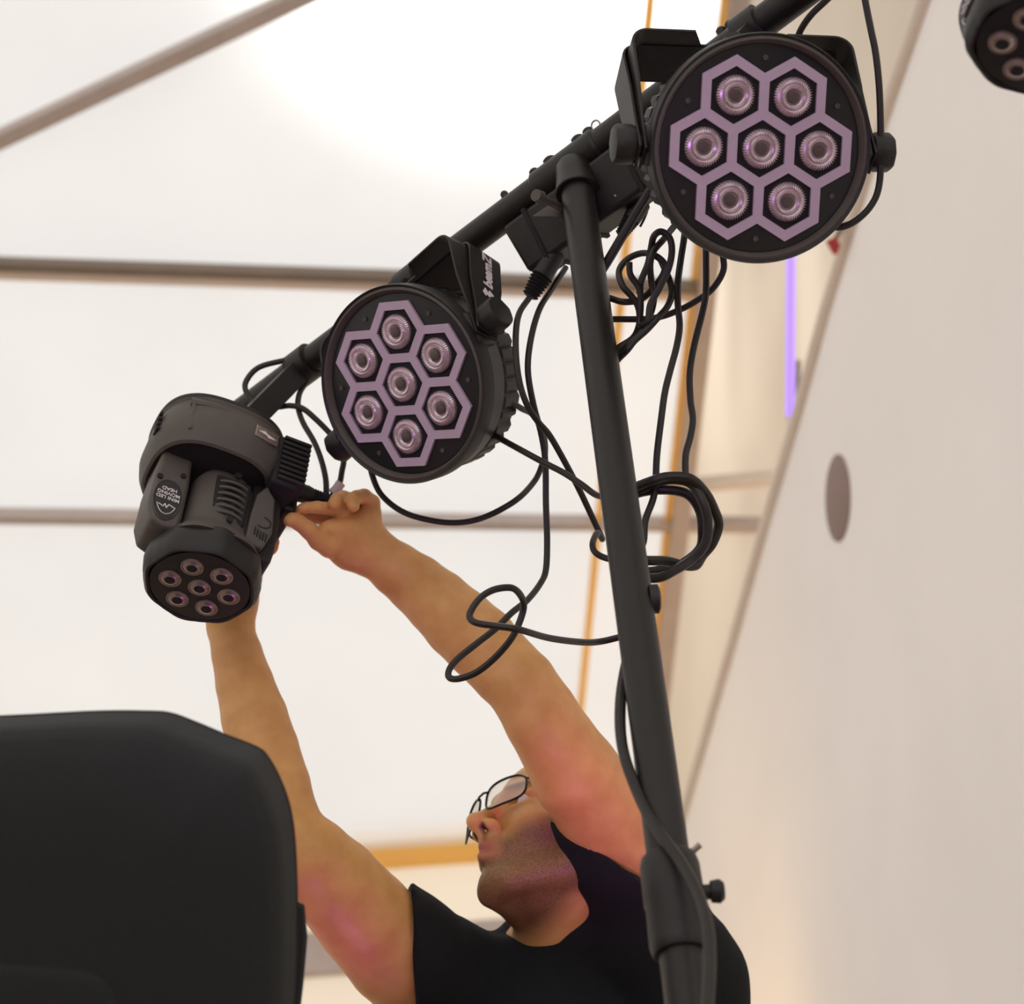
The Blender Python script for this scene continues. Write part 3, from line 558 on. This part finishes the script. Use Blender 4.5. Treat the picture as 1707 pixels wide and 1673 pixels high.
mb = MB(); mb.loft([[pix(pc.x + (p.x - pc.x) * s, pc.y + (p.y - pc.y) * s, bd) + F * dz for p in P] for dz, s in ((-.034, .90), (-.031, .96), (-.024, .99), (-.006, 1.0), (.01, 1.0))]); mb.build('front_pocket', M_BAG, T, world=True, angle=60)
mb = MB(); mb.tube([pix(482, 1500, bd + .14), pix(492, 1512, bd + .15), pix(491, 1560, bd + .15), pix(484, 1640, bd + .15), pix(478, 1720, bd + .14)], .009, 10, radii=[.002, .009, .012, .012, .01]); mb.build('side_handle', M_BAG, T, world=True)
bb = [pix(x, 2180, bd) for x in (-400, 420)]; zb = min(bb[0].z, bb[1].z)
T = thing('flight_case', 'black flight case under the gear bag', 'case', Vector(((bb[0].x + bb[1].x) / 2, bb[0].y + .06, 0)))
hh = zb - .03; mb = MB(); mb.box((0, 0, hh / 2), (.62, .40, hh)); mb.build('case_body', M_CASE, T, bevel=.01)
for s in (-1, 1):
    for t in (-1, 1): mb = MB(); mb.box((s * .302, t * .192, hh / 2), (.025, .025, hh + .004)); mb.build('corner_edge', M_STEEL, T, bevel=.003)

# ================================================================ PERSON  (signed distance field -> surface nets)
class Field:
    def __init__(s, lo, hi, h):
        s.h = h; s.lo = np.array(lo, float); s.n = np.ceil((np.array(hi) - s.lo) / h).astype(int) + 1; s.f = np.full(s.n, .5, np.float32)
    def sub(s, lo, hi):
        a = np.clip(np.floor((np.array(lo) - s.lo) / s.h).astype(int), 0, s.n); b = np.clip(np.ceil((np.array(hi) - s.lo) / s.h).astype(int) + 1, 0, s.n)
        if (b <= a).any(): return None
        sl = tuple(slice(a[i], b[i]) for i in range(3))
        ax = [s.lo[i] + s.h * np.arange(a[i], b[i]) for i in range(3)]
        return sl, ax[0][:, None, None].astype(np.float32), ax[1][None, :, None].astype(np.float32), ax[2][None, None, :].astype(np.float32)
    def blend(s, sl, d, k, mode):
        f = s.f[sl]
        if mode == 'add':
            h = np.clip(.5 + .5 * (f - d) / k, 0, 1); s.f[sl] = f * (1 - h) + d * h - k * h * (1 - h)
        else:
            h = np.clip(.5 - .5 * (f + d) / k, 0, 1); s.f[sl] = f * (1 - h) - d * h + k * h * (1 - h)
    def cone(s, a, b, ra, rb, k=.01, mode='add', cut=None, flat=None):
        a = np.array(a, float); b = np.array(b, float); m = max(ra, rb) + k + .012
        q = s.sub(np.minimum(a, b) - m, np.maximum(a, b) + m)
        if q is None: return
        sl, X, Y, Z = q; d = b - a; L = max(float(d @ d), 1e-9)
        px, py, pz = X - a[0], Y - a[1], Z - a[2]
        t = np.clip((px * d[0] + py * d[1] + pz * d[2]) / L, 0, 1)
        qx, qy, qz = px - t * d[0], py - t * d[1], pz - t * d[2]
        if flat is not None:
            n, fk = np.array(flat[0], float), flat[1]; c = qx * n[0] + qy * n[1] + qz * n[2]; e = (fk - 1) * c
            qx, qy, qz = qx + e * n[0], qy + e * n[1], qz + e * n[2]
        D = np.sqrt(qx * qx + qy * qy + qz * qz) - (ra + (rb - ra) * t)
        if cut is not None:
            for P, N in cut: D = np.maximum(D, (X - P[0]) * N[0] + (Y - P[1]) * N[1] + (Z - P[2]) * N[2])
        s.blend(sl, D, k, mode)
    def ell(s, c, B, r, k=.01, mode='add'):
        c = np.array(c, float); m = max(r) + k + .012; q = s.sub(c - m, c + m)
        if q is None: return
        sl, X, Y, Z = q; p = (X - c[0], Y - c[1], Z - c[2]); k0 = 0; k1 = 0
        for i in range(3):
            v = p[0] * B[i][0] + p[1] * B[i][1] + p[2] * B[i][2]; k0 = k0 + (v / r[i]) ** 2; k1 = k1 + (v / r[i] ** 2) ** 2
        k0 = np.sqrt(k0); k1 = np.sqrt(k1) + 1e-9; s.blend(sl, k0 * (k0 - 1) / k1, k, mode)
    def mesh(s):
        f = s.f; ins = f < 0; n = s.n
        c = [(i, j, k) for i in (0, 1) for j in (0, 1) for k in (0, 1)]
        g = lambda a, o: a[o[0]:n[0] - 1 + o[0], o[1]:n[1] - 1 + o[1], o[2]:n[2] - 1 + o[2]]
        cnt = sum(g(ins, o).astype(np.int8) for o in c); act = (cnt > 0) & (cnt < 8)
        idx = np.argwhere(act); N = len(idx); ID = np.full(act.shape, -1, np.int32); ID[act] = np.arange(N)
        acc = np.zeros((N, 3)); w = np.zeros(N)
        for a in c:
            for ax in range(3):
                if a[ax]: continue
                b = list(a); b[ax] = 1
                fa = f[idx[:, 0] + a[0], idx[:, 1] + a[1], idx[:, 2] + a[2]]; fb = f[idx[:, 0] + b[0], idx[:, 1] + b[1], idx[:, 2] + b[2]]
                m = (fa < 0) != (fb < 0); t = fa[m] / (fa[m] - fb[m]); p = np.tile(np.array(a, float), (m.sum(), 1)); p[:, ax] += t; acc[m] += p; w[m] += 1
        V = s.lo + s.h * (idx + acc / w[:, None]); Q = []
        for ax in range(3):
            o1, o2 = [(1, 2), (2, 0), (0, 1)][ax]; sa = [slice(None)] * 3; sb = [slice(None)] * 3; sa[ax] = slice(0, -1); sb[ax] = slice(1, None)
            A, B = ins[tuple(sa)], ins[tuple(sb)]; e = np.argwhere(A != B); e = e[(e[:, o1] > 0) & (e[:, o2] > 0) & (e[:, o1] < n[o1] - 1) & (e[:, o2] < n[o2] - 1)]
            s0 = A[e[:, 0], e[:, 1], e[:, 2]]
            def cid(d1, d2): q = e.copy(); q[:, o1] -= d1; q[:, o2] -= d2; return ID[q[:, 0], q[:, 1], q[:, 2]]
            q = np.stack([cid(1, 1), cid(0, 1), cid(0, 0), cid(1, 0)], 1); q[~s0] = q[~s0][:, ::-1]; Q.append(q)
        return V, np.concatenate(Q)
def field_obj(name, fl, m, parent, relax=2, colour=None):
    V, Q = fl.mesh()
    for _ in range(relax):
        E = np.concatenate([Q[:, [0, 1]], Q[:, [1, 2]], Q[:, [2, 3]], Q[:, [3, 0]]]); acc = np.zeros_like(V); w = np.zeros(len(V))
        for a, b in ((0, 1), (1, 0)): np.add.at(acc, E[:, a], V[E[:, b]]); np.add.at(w, E[:, a], 1)
        V = V * .4 + .6 * acc / np.maximum(w, 1)[:, None]
    me = bpy.data.meshes.new(name); inv = np.array(parent.matrix_world.inverted()); W = V @ inv[:3, :3].T + inv[:3, 3]
    me.vertices.add(len(W)); me.vertices.foreach_set('co', W.astype(np.float32).ravel()); me.loops.add(Q.size); me.loops.foreach_set('vertex_index', Q.astype(np.int32).ravel())
    me.polygons.add(len(Q)); me.polygons.foreach_set('loop_start', np.arange(0, Q.size, 4, dtype=np.int32)); me.update(calc_edges=True); me.validate()
    me.shade_smooth(); me.materials.append(m)
    if colour is not None:
        at = me.color_attributes.new('mask', 'FLOAT_COLOR', 'POINT'); c = colour(V); buf = np.ones((len(V), 4), np.float32); buf[:, :3] = c; at.data.foreach_set('color', buf.ravel())
    o = bpy.data.objects.new(name, me); COL.objects.link(o); o.parent = parent; return o
PD = .13
def pr(x, y, d, r):
    d += PD
    return tuple(pix(x, y, d)), r * d / FPX
def chain(fl, pts, k=.01, **kw):
    P = [pr(*p) for p in pts]
    for (a, ra), (b, rb) in zip(P, P[1:]): fl.cone(a, b, ra, rb, k, **kw)
# head frame
HK = 1.08; fE, fN = (.55, .48, .685), (-.819, .481, .321)
HM = frame(838, 1350, 2.49 + PD, fE, fN)        # local x = his left, y = forward, z = x cross y = -? fixed below
hx = HM.to_3x3() @ Vector((1, 0, 0)); hy = HM.to_3x3() @ Vector((0, 1, 0)); hz = hx.cross(-hy) * -1
hz = -hx.cross(hy)
HO = pix(838, 1350, 2.49 + PD) - hy * .082 * HK
def Hp(x, y, z): return tuple(HO + (hx * x + hy * y + hz * z) * HK)
HB = (tuple(hx), tuple(hy), tuple(hz))
sh_r = (1082, 1455, 2.52); sh_l = (742, 1640, 2.50)
neck_base = pix(905, 1590, 2.56 + PD)
pel = Vector((neck_base.x + .03, neck_base.y + .05, .95))
lo = [1e9] * 3; hi = [-1e9] * 3
for p in [pix(335, 1000, 2.75), pix(460, 780, 2.4), pix(330, 780, 2.75), pix(340, 1400, 2.38), pix(480, 1480, 2.33), pix(640, 780, 2.75), pix(1180, 1300, 2.8), pix(1180, 1500, 2.45), pix(600, 1740, 2.8), Vector(Hp(0, -.12, .14)), Vector(Hp(.1, .1, .1)), neck_base + Vector((0, 0, -.2)), neck_base + Vector((0, .12, -.1))]:
    for i in range(3): lo[i] = min(lo[i], p[i] - .01); hi[i] = max(hi[i], p[i] + .01)
B_ = Field(lo, hi, .0021)
# torso under the shirt, neck
B_.cone(neck_base - Vector((0, 0, .16)), neck_base - Vector((0, 0, .06)), .10, .07, .03)
B_.cone(Hp(0, -.030, -.045), tuple(neck_base + Vector((0, 0, -.03))), .056, .062, .03)
chain(B_, [(905, 1640, 2.56, 70), (742, 1640, 2.50, 82)], .03); chain(B_, [(905, 1640, 2.56, 70), (1072, 1480, 2.52, 72)], .03)
# image-right arm
chain(B_, [(1075, 1475, 2.52, 74), (1056, 1432, 2.47, 80), (1026, 1382, 2.43, 82), (996, 1335, 2.40, 77), (962, 1284, 2.375, 70), (932, 1240, 2.37, 65), (900, 1190, 2.365, 63), (868, 1140, 2.37, 60), (845, 1118, 2.38, 60), (800, 1070, 2.40, 62), (765, 1038, 2.42, 60), (730, 1004, 2.44, 55), (695, 974, 2.46, 50), (660, 948, 2.46, 45), (630, 925, 2.46, 40), (612, 911, 2.46, 37)], .003)
chain(B_, [(905, 1220, 2.345, 46), (955, 1300, 2.36, 56), (1010, 1370, 2.40, 60)], .02)       # biceps
# image-left arm
chain(B_, [(742, 1642, 2.50, 95), (700, 1618, 2.47, 92), (662, 1588, 2.44, 88), (608, 1530, 2.40, 83), (558, 1472, 2.37, 77), (520, 1430, 2.35, 68), (488, 1396, 2.35, 60), (472, 1360, 2.36, 58), (458, 1310, 2.38, 59), (440, 1250, 2.41, 58), (424, 1195, 2.43, 55), (408, 1140, 2.45, 48), (395, 1090, 2.47, 42), (385, 1050, 2.49, 38), (384, 1030, 2.50, 37)], .003)
# image-right hand (holding the plug)
vn = tuple(-F)
chain(B_, [(612, 911, 2.46, 37), (603, 893, 2.455, 35), (598, 872, 2.455, 31)], .012)
chain(B_, [(606, 880, 2.46, 29), (612, 856, 2.46, 20), (606, 843, 2.462, 17)], .010)
chain(B_, [(588, 888, 2.44, 28), (565, 886, 2.43, 20), (545, 883, 2.42, 15)], .010)            # thenar
chain(B_, [(590, 884, 2.45, 26), (562, 880, 2.455, 16), (545, 878, 2.46, 9)], .008); chain(B_, [(606, 922, 2.45, 34), (582, 918, 2.445, 29), (560, 910, 2.435, 23)], .012)
chain(B_, [(575, 896, 2.435, 26), (549, 909, 2.425, 20), (531, 901, 2.415, 16), (514, 883, 2.405, 14), (498, 871, 2.40, 12.8), (487, 866, 2.395, 11.5), (481, 868, 2.392, 9.5)], .004)  # thumb
chain(B_, [(592, 864, 2.455, 17), (572, 853, 2.44, 13), (552, 848, 2.425, 11.0), (528, 845, 2.41, 10.2), (510, 846, 2.40, 9.4), (503, 847, 2.398, 8.4)], .0025)   # index
chain(B_, [(600, 862, 2.475, 16), (574, 860, 2.475, 13), (544, 863, 2.47, 11.5), (518, 862, 2.455, 10.8), (500, 855, 2.445, 9.6), (489, 848, 2.435, 8.4)], .0022)   # middle
chain(B_, [(602, 852, 2.465, 15), (588, 833, 2.45, 12.5), (572, 829, 2.435, 12), (562, 833, 2.42, 12), (557, 840, 2.408, 11.5)], .0022)                         # ring, curled
chain(B_, [(619, 862, 2.46, 17), (620, 838, 2.455, 14.0), (607, 827, 2.44, 12.8), (594, 829, 2.43, 12.2), (587, 837, 2.42, 11.8), (589, 844, 2.414, 10.5)], .0022)     # little, curled
# image-left hand behind the fixture
chain(B_, [(384, 1035, 2.50, 37), (392, 1000, 2.51, 36), (402, 960, 2.52, 32), (408, 925, 2.53, 27)], .012)
chain(B_, [(405, 985, 2.50, 22), (424, 950, 2.48, 15), (437, 925, 2.47, 13), (451, 912, 2.46, 11.5), (457, 903, 2.455, 9.5)], .005)                             # thumb at the side
for dx, e in ((-30, 0), (-10, -14), (10, -16), (28, -4)):
    chain(B_, [(402 + dx * .6, 935, 2.53, 15), (404 + dx, 895 + e, 2.535, 12.5), (400 + dx, 862 + e, 2.525, 11.5), (395 + dx, 842 + e, 2.505, 10)], .0025)
# head
def he(c, r, k=.012, mode='add'): B_.ell(Hp(*c), HB, [q * HK for q in r], k, mode)
def hc(a, b, ra, rb, k=.008, mode='add'): B_.cone(Hp(*a), Hp(*b), ra * HK, rb * HK, k, mode)
he((0, -.012, .030), (.076, .096, .086), .02); he((0, .028, -.018), (.062, .056, .080), .025)
he((0, .012, -.066), (.052, .052, .036), .025)
for s in (-1, 1):
    hc((s * .060, -.012, -.030), (s * .055, .004, -.070), .014, .015, .02); hc((s * .055, .004, -.070), (s * .020, .062, -.104), .016, .016, .022)
    he((s * .040, .054, -.036), (.022, .022, .022), .025); hc((s * .012, .082, .018), (s * .040, .068, .020), .010, .009, .012)
    he((s * .032, .083, -.002), (.015, .010, .011), .012, 'sub'); hc((s * .020, .0810, .0055), (s * .044, .0715, .0050), .0052, .0052, .005); hc((s * .021, .0790, -.0090), (s * .043, .0705, -.0085), .0048, .0048, .005)
    he((s * .078, -.012, -.012), (.009, .018, .030), .006)
hc((0, .084, .008), (0, .107, -.030), .0065, .0085, .012); he((0, .112, -.038), (.0115, .0120, .0105), .008)
for s in (-1, 1): he((s * .0125, .096, -.042), (.0085, .0115, .0085), .006)
for s in (-1, 1): he((s * .0088, .1045, -.0530), (.0036, .0058, .0042), .002, 'sub')
he((0, .060, -.070), (.030, .030, .020), .02); hc((0, .108, -.047), (0, .092, -.060), .0042, .0060, .005); he((0, .084, -.056), (.018, .012, .012), .008)
hc((-.021, .080, -.0675), (0, .0940, -.0640), .0048, .0066, .004); hc((.021, .080, -.0675), (0, .0940, -.0640), .0048, .0066, .004)
hc((-.018, .080, -.0775), (0, .0915, -.0790), .0052, .0072, .004); hc((.018, .080, -.0775), (0, .0915, -.0790), .0052, .0072, .004)
hc((-.026, .084, -.0722), (0, .1005, -.0718), .0022, .0024, .0015, 'sub'); hc((.026, .084, -.0722), (0, .1005, -.0718), .0022, .0024, .0015, 'sub')
he((0, .068, -.102), (.022, .019, .017), .016)
# skin material with beard stubble mask and nostril shade painted dark
def skin_mask(V):
    P = (V - np.array(HO)) / HK; x, y, z_ = P @ np.array(hx), P @ np.array(hy), P @ np.array(hz)
    near = (np.abs(x) < .085) & (y > -.06) & (y < .12) & (z_ > -.16) & (z_ < .1)
    m = np.clip((-.050 - z_ + .35 * np.abs(x) - .0) / .022, 0, 1) * np.clip((z_ + .165) / .04, 0, 1) * np.clip((y + .03) / .03, 0, 1)
    lips = np.exp(-((x / .019) ** 2) ** 2 - ((z_ + .0718) / .0115) ** 4) * (y > .080)
    m = m * near * (1 - lips); nost_shade = np.exp(-((np.abs(x) - .0088) / .0042) ** 4 - ((y - .1042) / .0062) ** 4) * (z_ < -.043) * (z_ > -.062) * near
    brow = np.exp(-((z_ - .019) / .0045) ** 2) * np.clip((np.abs(x) - .012) / .004, 0, 1) * (np.abs(x) < .050) * (y > .055) * near
    m = np.maximum(m, brow * 1.0)
    out = np.zeros((len(V), 3)); out[:, 0] = m; out[:, 1] = lips * near; out[:, 2] = nost_shade; return out
M_SKIN = mat('skin', (.52, .27, .15), .5, sss=.25, spec=.35)
nt = M_SKIN.node_tree; b = nt.nodes['Principled BSDF']; tc = nt.nodes.new('ShaderNodeTexCoord')
at = nt.nodes.new('ShaderNodeVertexColor'); at.layer_name = 'mask'; sp = nt.nodes.new('ShaderNodeSeparateColor'); nt.links.new(at.outputs[0], sp.inputs[0])
n1 = nt.nodes.new('ShaderNodeTexNoise'); n1.inputs['Scale'].default_value = 28; n1.inputs['Detail'].default_value = 6; nt.links.new(tc.outputs['Object'], n1.inputs['Vector'])
r1 = nt.nodes.new('ShaderNodeValToRGB'); r1.color_ramp.elements[0].position = .3; r1.color_ramp.elements[1].position = .7; r1.color_ramp.elements[0].color = (.56, .27, .085, 1); r1.color_ramp.elements[1].color = (.68, .37, .135, 1)
nt.links.new(n1.outputs['Fac'], r1.inputs['Fac'])
n2 = nt.nodes.new('ShaderNodeTexNoise'); n2.inputs['Scale'].default_value = 800; n2.inputs['Detail'].default_value = 2; nt.links.new(tc.outputs['Object'], n2.inputs['Vector'])
mr = nt.nodes.new('ShaderNodeMapRange'); mr.inputs[1].default_value = .35; mr.inputs[2].default_value = .65; mr.inputs[3].default_value = .6; mr.inputs[4].default_value = 1.0; nt.links.new(n2.outputs['Fac'], mr.inputs[0])
mu = nt.nodes.new('ShaderNodeMath'); mu.operation = 'MULTIPLY'; nt.links.new(mr.outputs[0], mu.inputs[0]); nt.links.new(sp.outputs[0], mu.inputs[1])
mu2 = nt.nodes.new('ShaderNodeMath'); mu2.operation = 'MULTIPLY'; mu2.inputs[1].default_value = .88; nt.links.new(mu.outputs[0], mu2.inputs[0])
def mixc(f, a, col):
    x = nt.nodes.new('ShaderNodeMix'); x.data_type = 'RGBA'; nt.links.new(f, x.inputs[0]); nt.links.new(a, x.inputs[6]); x.inputs[7].default_value = (*col, 1); return x.outputs[2]
c = mixc(mu2.outputs[0], r1.outputs[0], (.055, .035, .025)); c = mixc(sp.outputs[1], c, (.36, .12, .07)); c = mixc(sp.outputs[2], c, (.03, .01, .006)); nt.links.new(c, b.inputs['Base Color'])
bp = nt.nodes.new('ShaderNodeBump'); bp.inputs['Strength'].default_value = .15; bp.inputs['Distance'].default_value = .001; n3 = nt.nodes.new('ShaderNodeTexNoise'); n3.inputs['Scale'].default_value = 350
nt.links.new(tc.outputs['Object'], n3.inputs['Vector']); nt.links.new(n3.outputs['Fac'], bp.inputs['Height']); nt.links.new(bp.outputs[0], b.inputs['Normal'])
PE = thing('person', 'man in glasses and a black t-shirt reaching up with both arms to the moving head', 'person', Vector((pel.x, pel.y, 0)))
field_obj('body', B_, M_SKIN, PE, 2, skin_mask)
# eyes
for s in (-1, 1):
    mb = MB(); c = Vector(Hp(s * .032, .0690, -.001)); mb.sphere(c, .0116 * HK, 24); e = mb.build('eye', M_EYE, PE, world=True)
    g = (hy * .9 + hz * .25 - hx * .3).normalized(); mb = MB(); q = g.to_track_quat('Z', 'Y').to_matrix(); mb.lathe([(0, .0056), (.0008, .0050), (.0012, .003)], 20, c + g * .0108 * HK, q); mb.build('iris', M_IRIS, e, world=False) if False else mb.build('iris', M_IRIS, PE, world=True)
# hair
hf = Field([HO[i] - .18 for i in range(3)], [HO[i] + .18 for i in range(3)], .003)
hf.ell(Hp(0, -.020, .040), HB, (.088, .104, .094), .01); hf.ell(Hp(0, -.052, -.010), HB, (.079, .064, .066), .02)
hf.ell(Hp(0, .075, -.035), HB, (.11, .084, .092), .01, 'sub'); hf.ell(Hp(0, .0, -.075), HB, (.10, .086, .049), .01, 'sub')
field_obj('hair', hf, M_HAIR, PE, 2)
# t-shirt
slo = [min(neck_base.x - .34, pel.x - .3), neck_base.y - .3, .86]; shi = [neck_base.x + .34, neck_base.y + .3, neck_base.z + .22]
S = Field(slo, shi, .0042)
nb = neck_base
S.cone(pel, nb + Vector((.01, .0, -.30)), .155, .165, .04, flat=((0, 1, 0), 1.25)); S.cone(nb + Vector((.01, .0, -.30)), nb + Vector((0, 0, -.12)), .165, .125, .05, flat=((0, 1, 0), 1.2))
S.cone(nb + Vector((0, 0, -.12)), nb + Vector((0, 0, -.010)), .11, .072, .025)
def cutplane(p, q, away):
    P = pix(*p, 2.58); a = ray(*p).normalized(); N = (pix(*q, 2.58) - P).cross(a).normalized(); T_ = pix(*away, 2.58)
    if (T_ - P).dot(N) < 0: N = -N
    return [(tuple(P), tuple(N))]
cl_ = cutplane((687, 1495), (700, 1673), (600, 1560))
P = [pr(*p) for p in [(905, 1655, 2.56, 82), (800, 1655, 2.54, 92), (735, 1638, 2.50, 106), (668, 1592, 2.45, 104), (620, 1545, 2.41, 100)]]
for (a, ra), (b2, rb2) in zip(P, P[1:]): S.cone(a, b2, ra, rb2, .02, cut=cl_)
cr_ = cutplane((952, 1392), (1068, 1476), (1000, 1330))
P = [pr(*p) for p in [(905, 1665, 2.56, 84), (980, 1600, 2.54, 100), (1068, 1520, 2.52, 112), (1066, 1460, 2.48, 104), (1040, 1405, 2.44, 102), (1010, 1350, 2.42, 96)]]
for (a, ra), (b2, rb2) in zip(P, P[1:]): S.cone(a, b2, ra, rb2, .02, cut=cr_)
P = [pr(*p) for p in [(1085, 1560, 2.50, 105), (1130, 1640, 2.52, 110), (1140, 1800, 2.5, 120)]]
for (a, ra), (b2, rb2) in zip(P, P[1:]): S.cone(a, b2, ra, rb2, .03)
P = [pr(*p) for p in [(985, 1420, 2.46, 26), (984, 1475, 2.47, 34), (962, 1535, 2.48, 42), (915, 1604, 2.49, 44), (850, 1612, 2.50, 40), (800, 1620, 2.50, 46)]]
for (a, ra), (b2, rb2) in zip(P, P[1:]): S.cone(a, b2, ra, rb2, .02, cut=cr_)
# folds
for p, q in (((720, 1560), (840, 1600)), ((840, 1590), (820, 1673)), ((870, 1600), (850, 1690)), ((1010, 1520), (1050, 1640)), ((760, 1620), (740, 1700))):
    A_, B2 = pix(*p, 2.40), pix(*q, 2.40); 
field_obj('t_shirt', S, M_SHIRT, PE, 2)
# trousers and shoes
Tr = Field([pel.x - .3, pel.y - .25, .02], [pel.x + .3, pel.y + .25, 1.02], .008)
Tr.cone(pel + Vector((0, 0, -.02)), pel + Vector((0, 0, -.10)), .150, .150, .03, flat=((0, 1, 0), 1.2))
for s in (-1, 1):
    Tr.cone(pel + Vector((s * .085, 0, -.10)), Vector((pel.x + s * .11, pel.y - .01, .50)), .085, .062, .02); Tr.cone(Vector((pel.x + s * .11, pel.y - .01, .50)), Vector((pel.x + s * .12, pel.y + .02, .10)), .060, .052, .02)
field_obj('trousers', Tr, M_JEANS, PE, 2)
for s in (-1, 1):
    sf = Field([pel.x + s * .12 - .08, pel.y - .22, -.01], [pel.x + s * .12 + .08, pel.y + .14, .14], .006)
    sf.cone((pel.x + s * .12, pel.y + .04, .045), (pel.x + s * .12, pel.y - .15, .035), .042, .034, .01, cut=[((0, 0, .002), (0, 0, -1))]); sf.cone((pel.x + s * .12, pel.y + .03, .05), (pel.x + s * .12, pel.y + .02, .10), .042, .04, .02)
    field_obj('shoe', sf, M_DARK, PE, 1)
# glasses
G = bpy.data.objects.new('glasses', None); COL.objects.link(G); G.parent = PE; 
def lens_pts(s, k=1.0, dy=0):
    pts = []
    for i in range(32):
        a = 2 * math.pi * i / 32; ca, sa = math.cos(a), math.sin(a); q = (abs(ca) ** 3.2 + abs(sa) ** 3.2) ** (-1 / 3.2)
        x = s * (.0355 + .0285 * k * ca * q); z_ = -.007 + .0185 * k * sa * q; y = .1095 - .30 * (abs(x) ** 2) / .065 - z_ * -.10 + dy
        pts.append(Vector(Hp(x, y, z_)))
    return pts
fb = MB()
for s in (-1, 1): q = lens_pts(s); fb.tube(q + q[:1], .0016, 8, cap=False)
fb.tube([Vector(Hp(x, .1105 + (.003 if abs(x) < .006 else 0), .003)) for x in (-.010, -.005, 0, .005, .010)], .0015, 8)
fr = fb.build('glasses_frame', M_FRAME, PE, world=True); bpy.data.objects.remove(G)
for s in (-1, 1):
    q = lens_pts(s, .97); r_ = lens_pts(s, .97, -.0012); mb = MB(); mb.add(q + r_, [tuple(range(32)), tuple(reversed(range(32, 64)))] + [(i, (i + 1) % 32, 32 + (i + 1) % 32, 32 + i) for i in range(32)]); mb.build('lens', M_GLASS, fr, world=False).matrix_parent_inverse = PE.matrix_world.inverted()
    mb = MB(); mb.tube([Vector(Hp(s * .0635, .091, .003)), Vector(Hp(s * .072, .082, .004)), Vector(Hp(s * .075, .030, .006)), Vector(Hp(s * .077, -.010, .004)), Vector(Hp(s * .075, -.030, -.014))], .0016, 8); mb.build('temple', M_FRAME, fr, world=False).matrix_parent_inverse = PE.matrix_world.inverted()
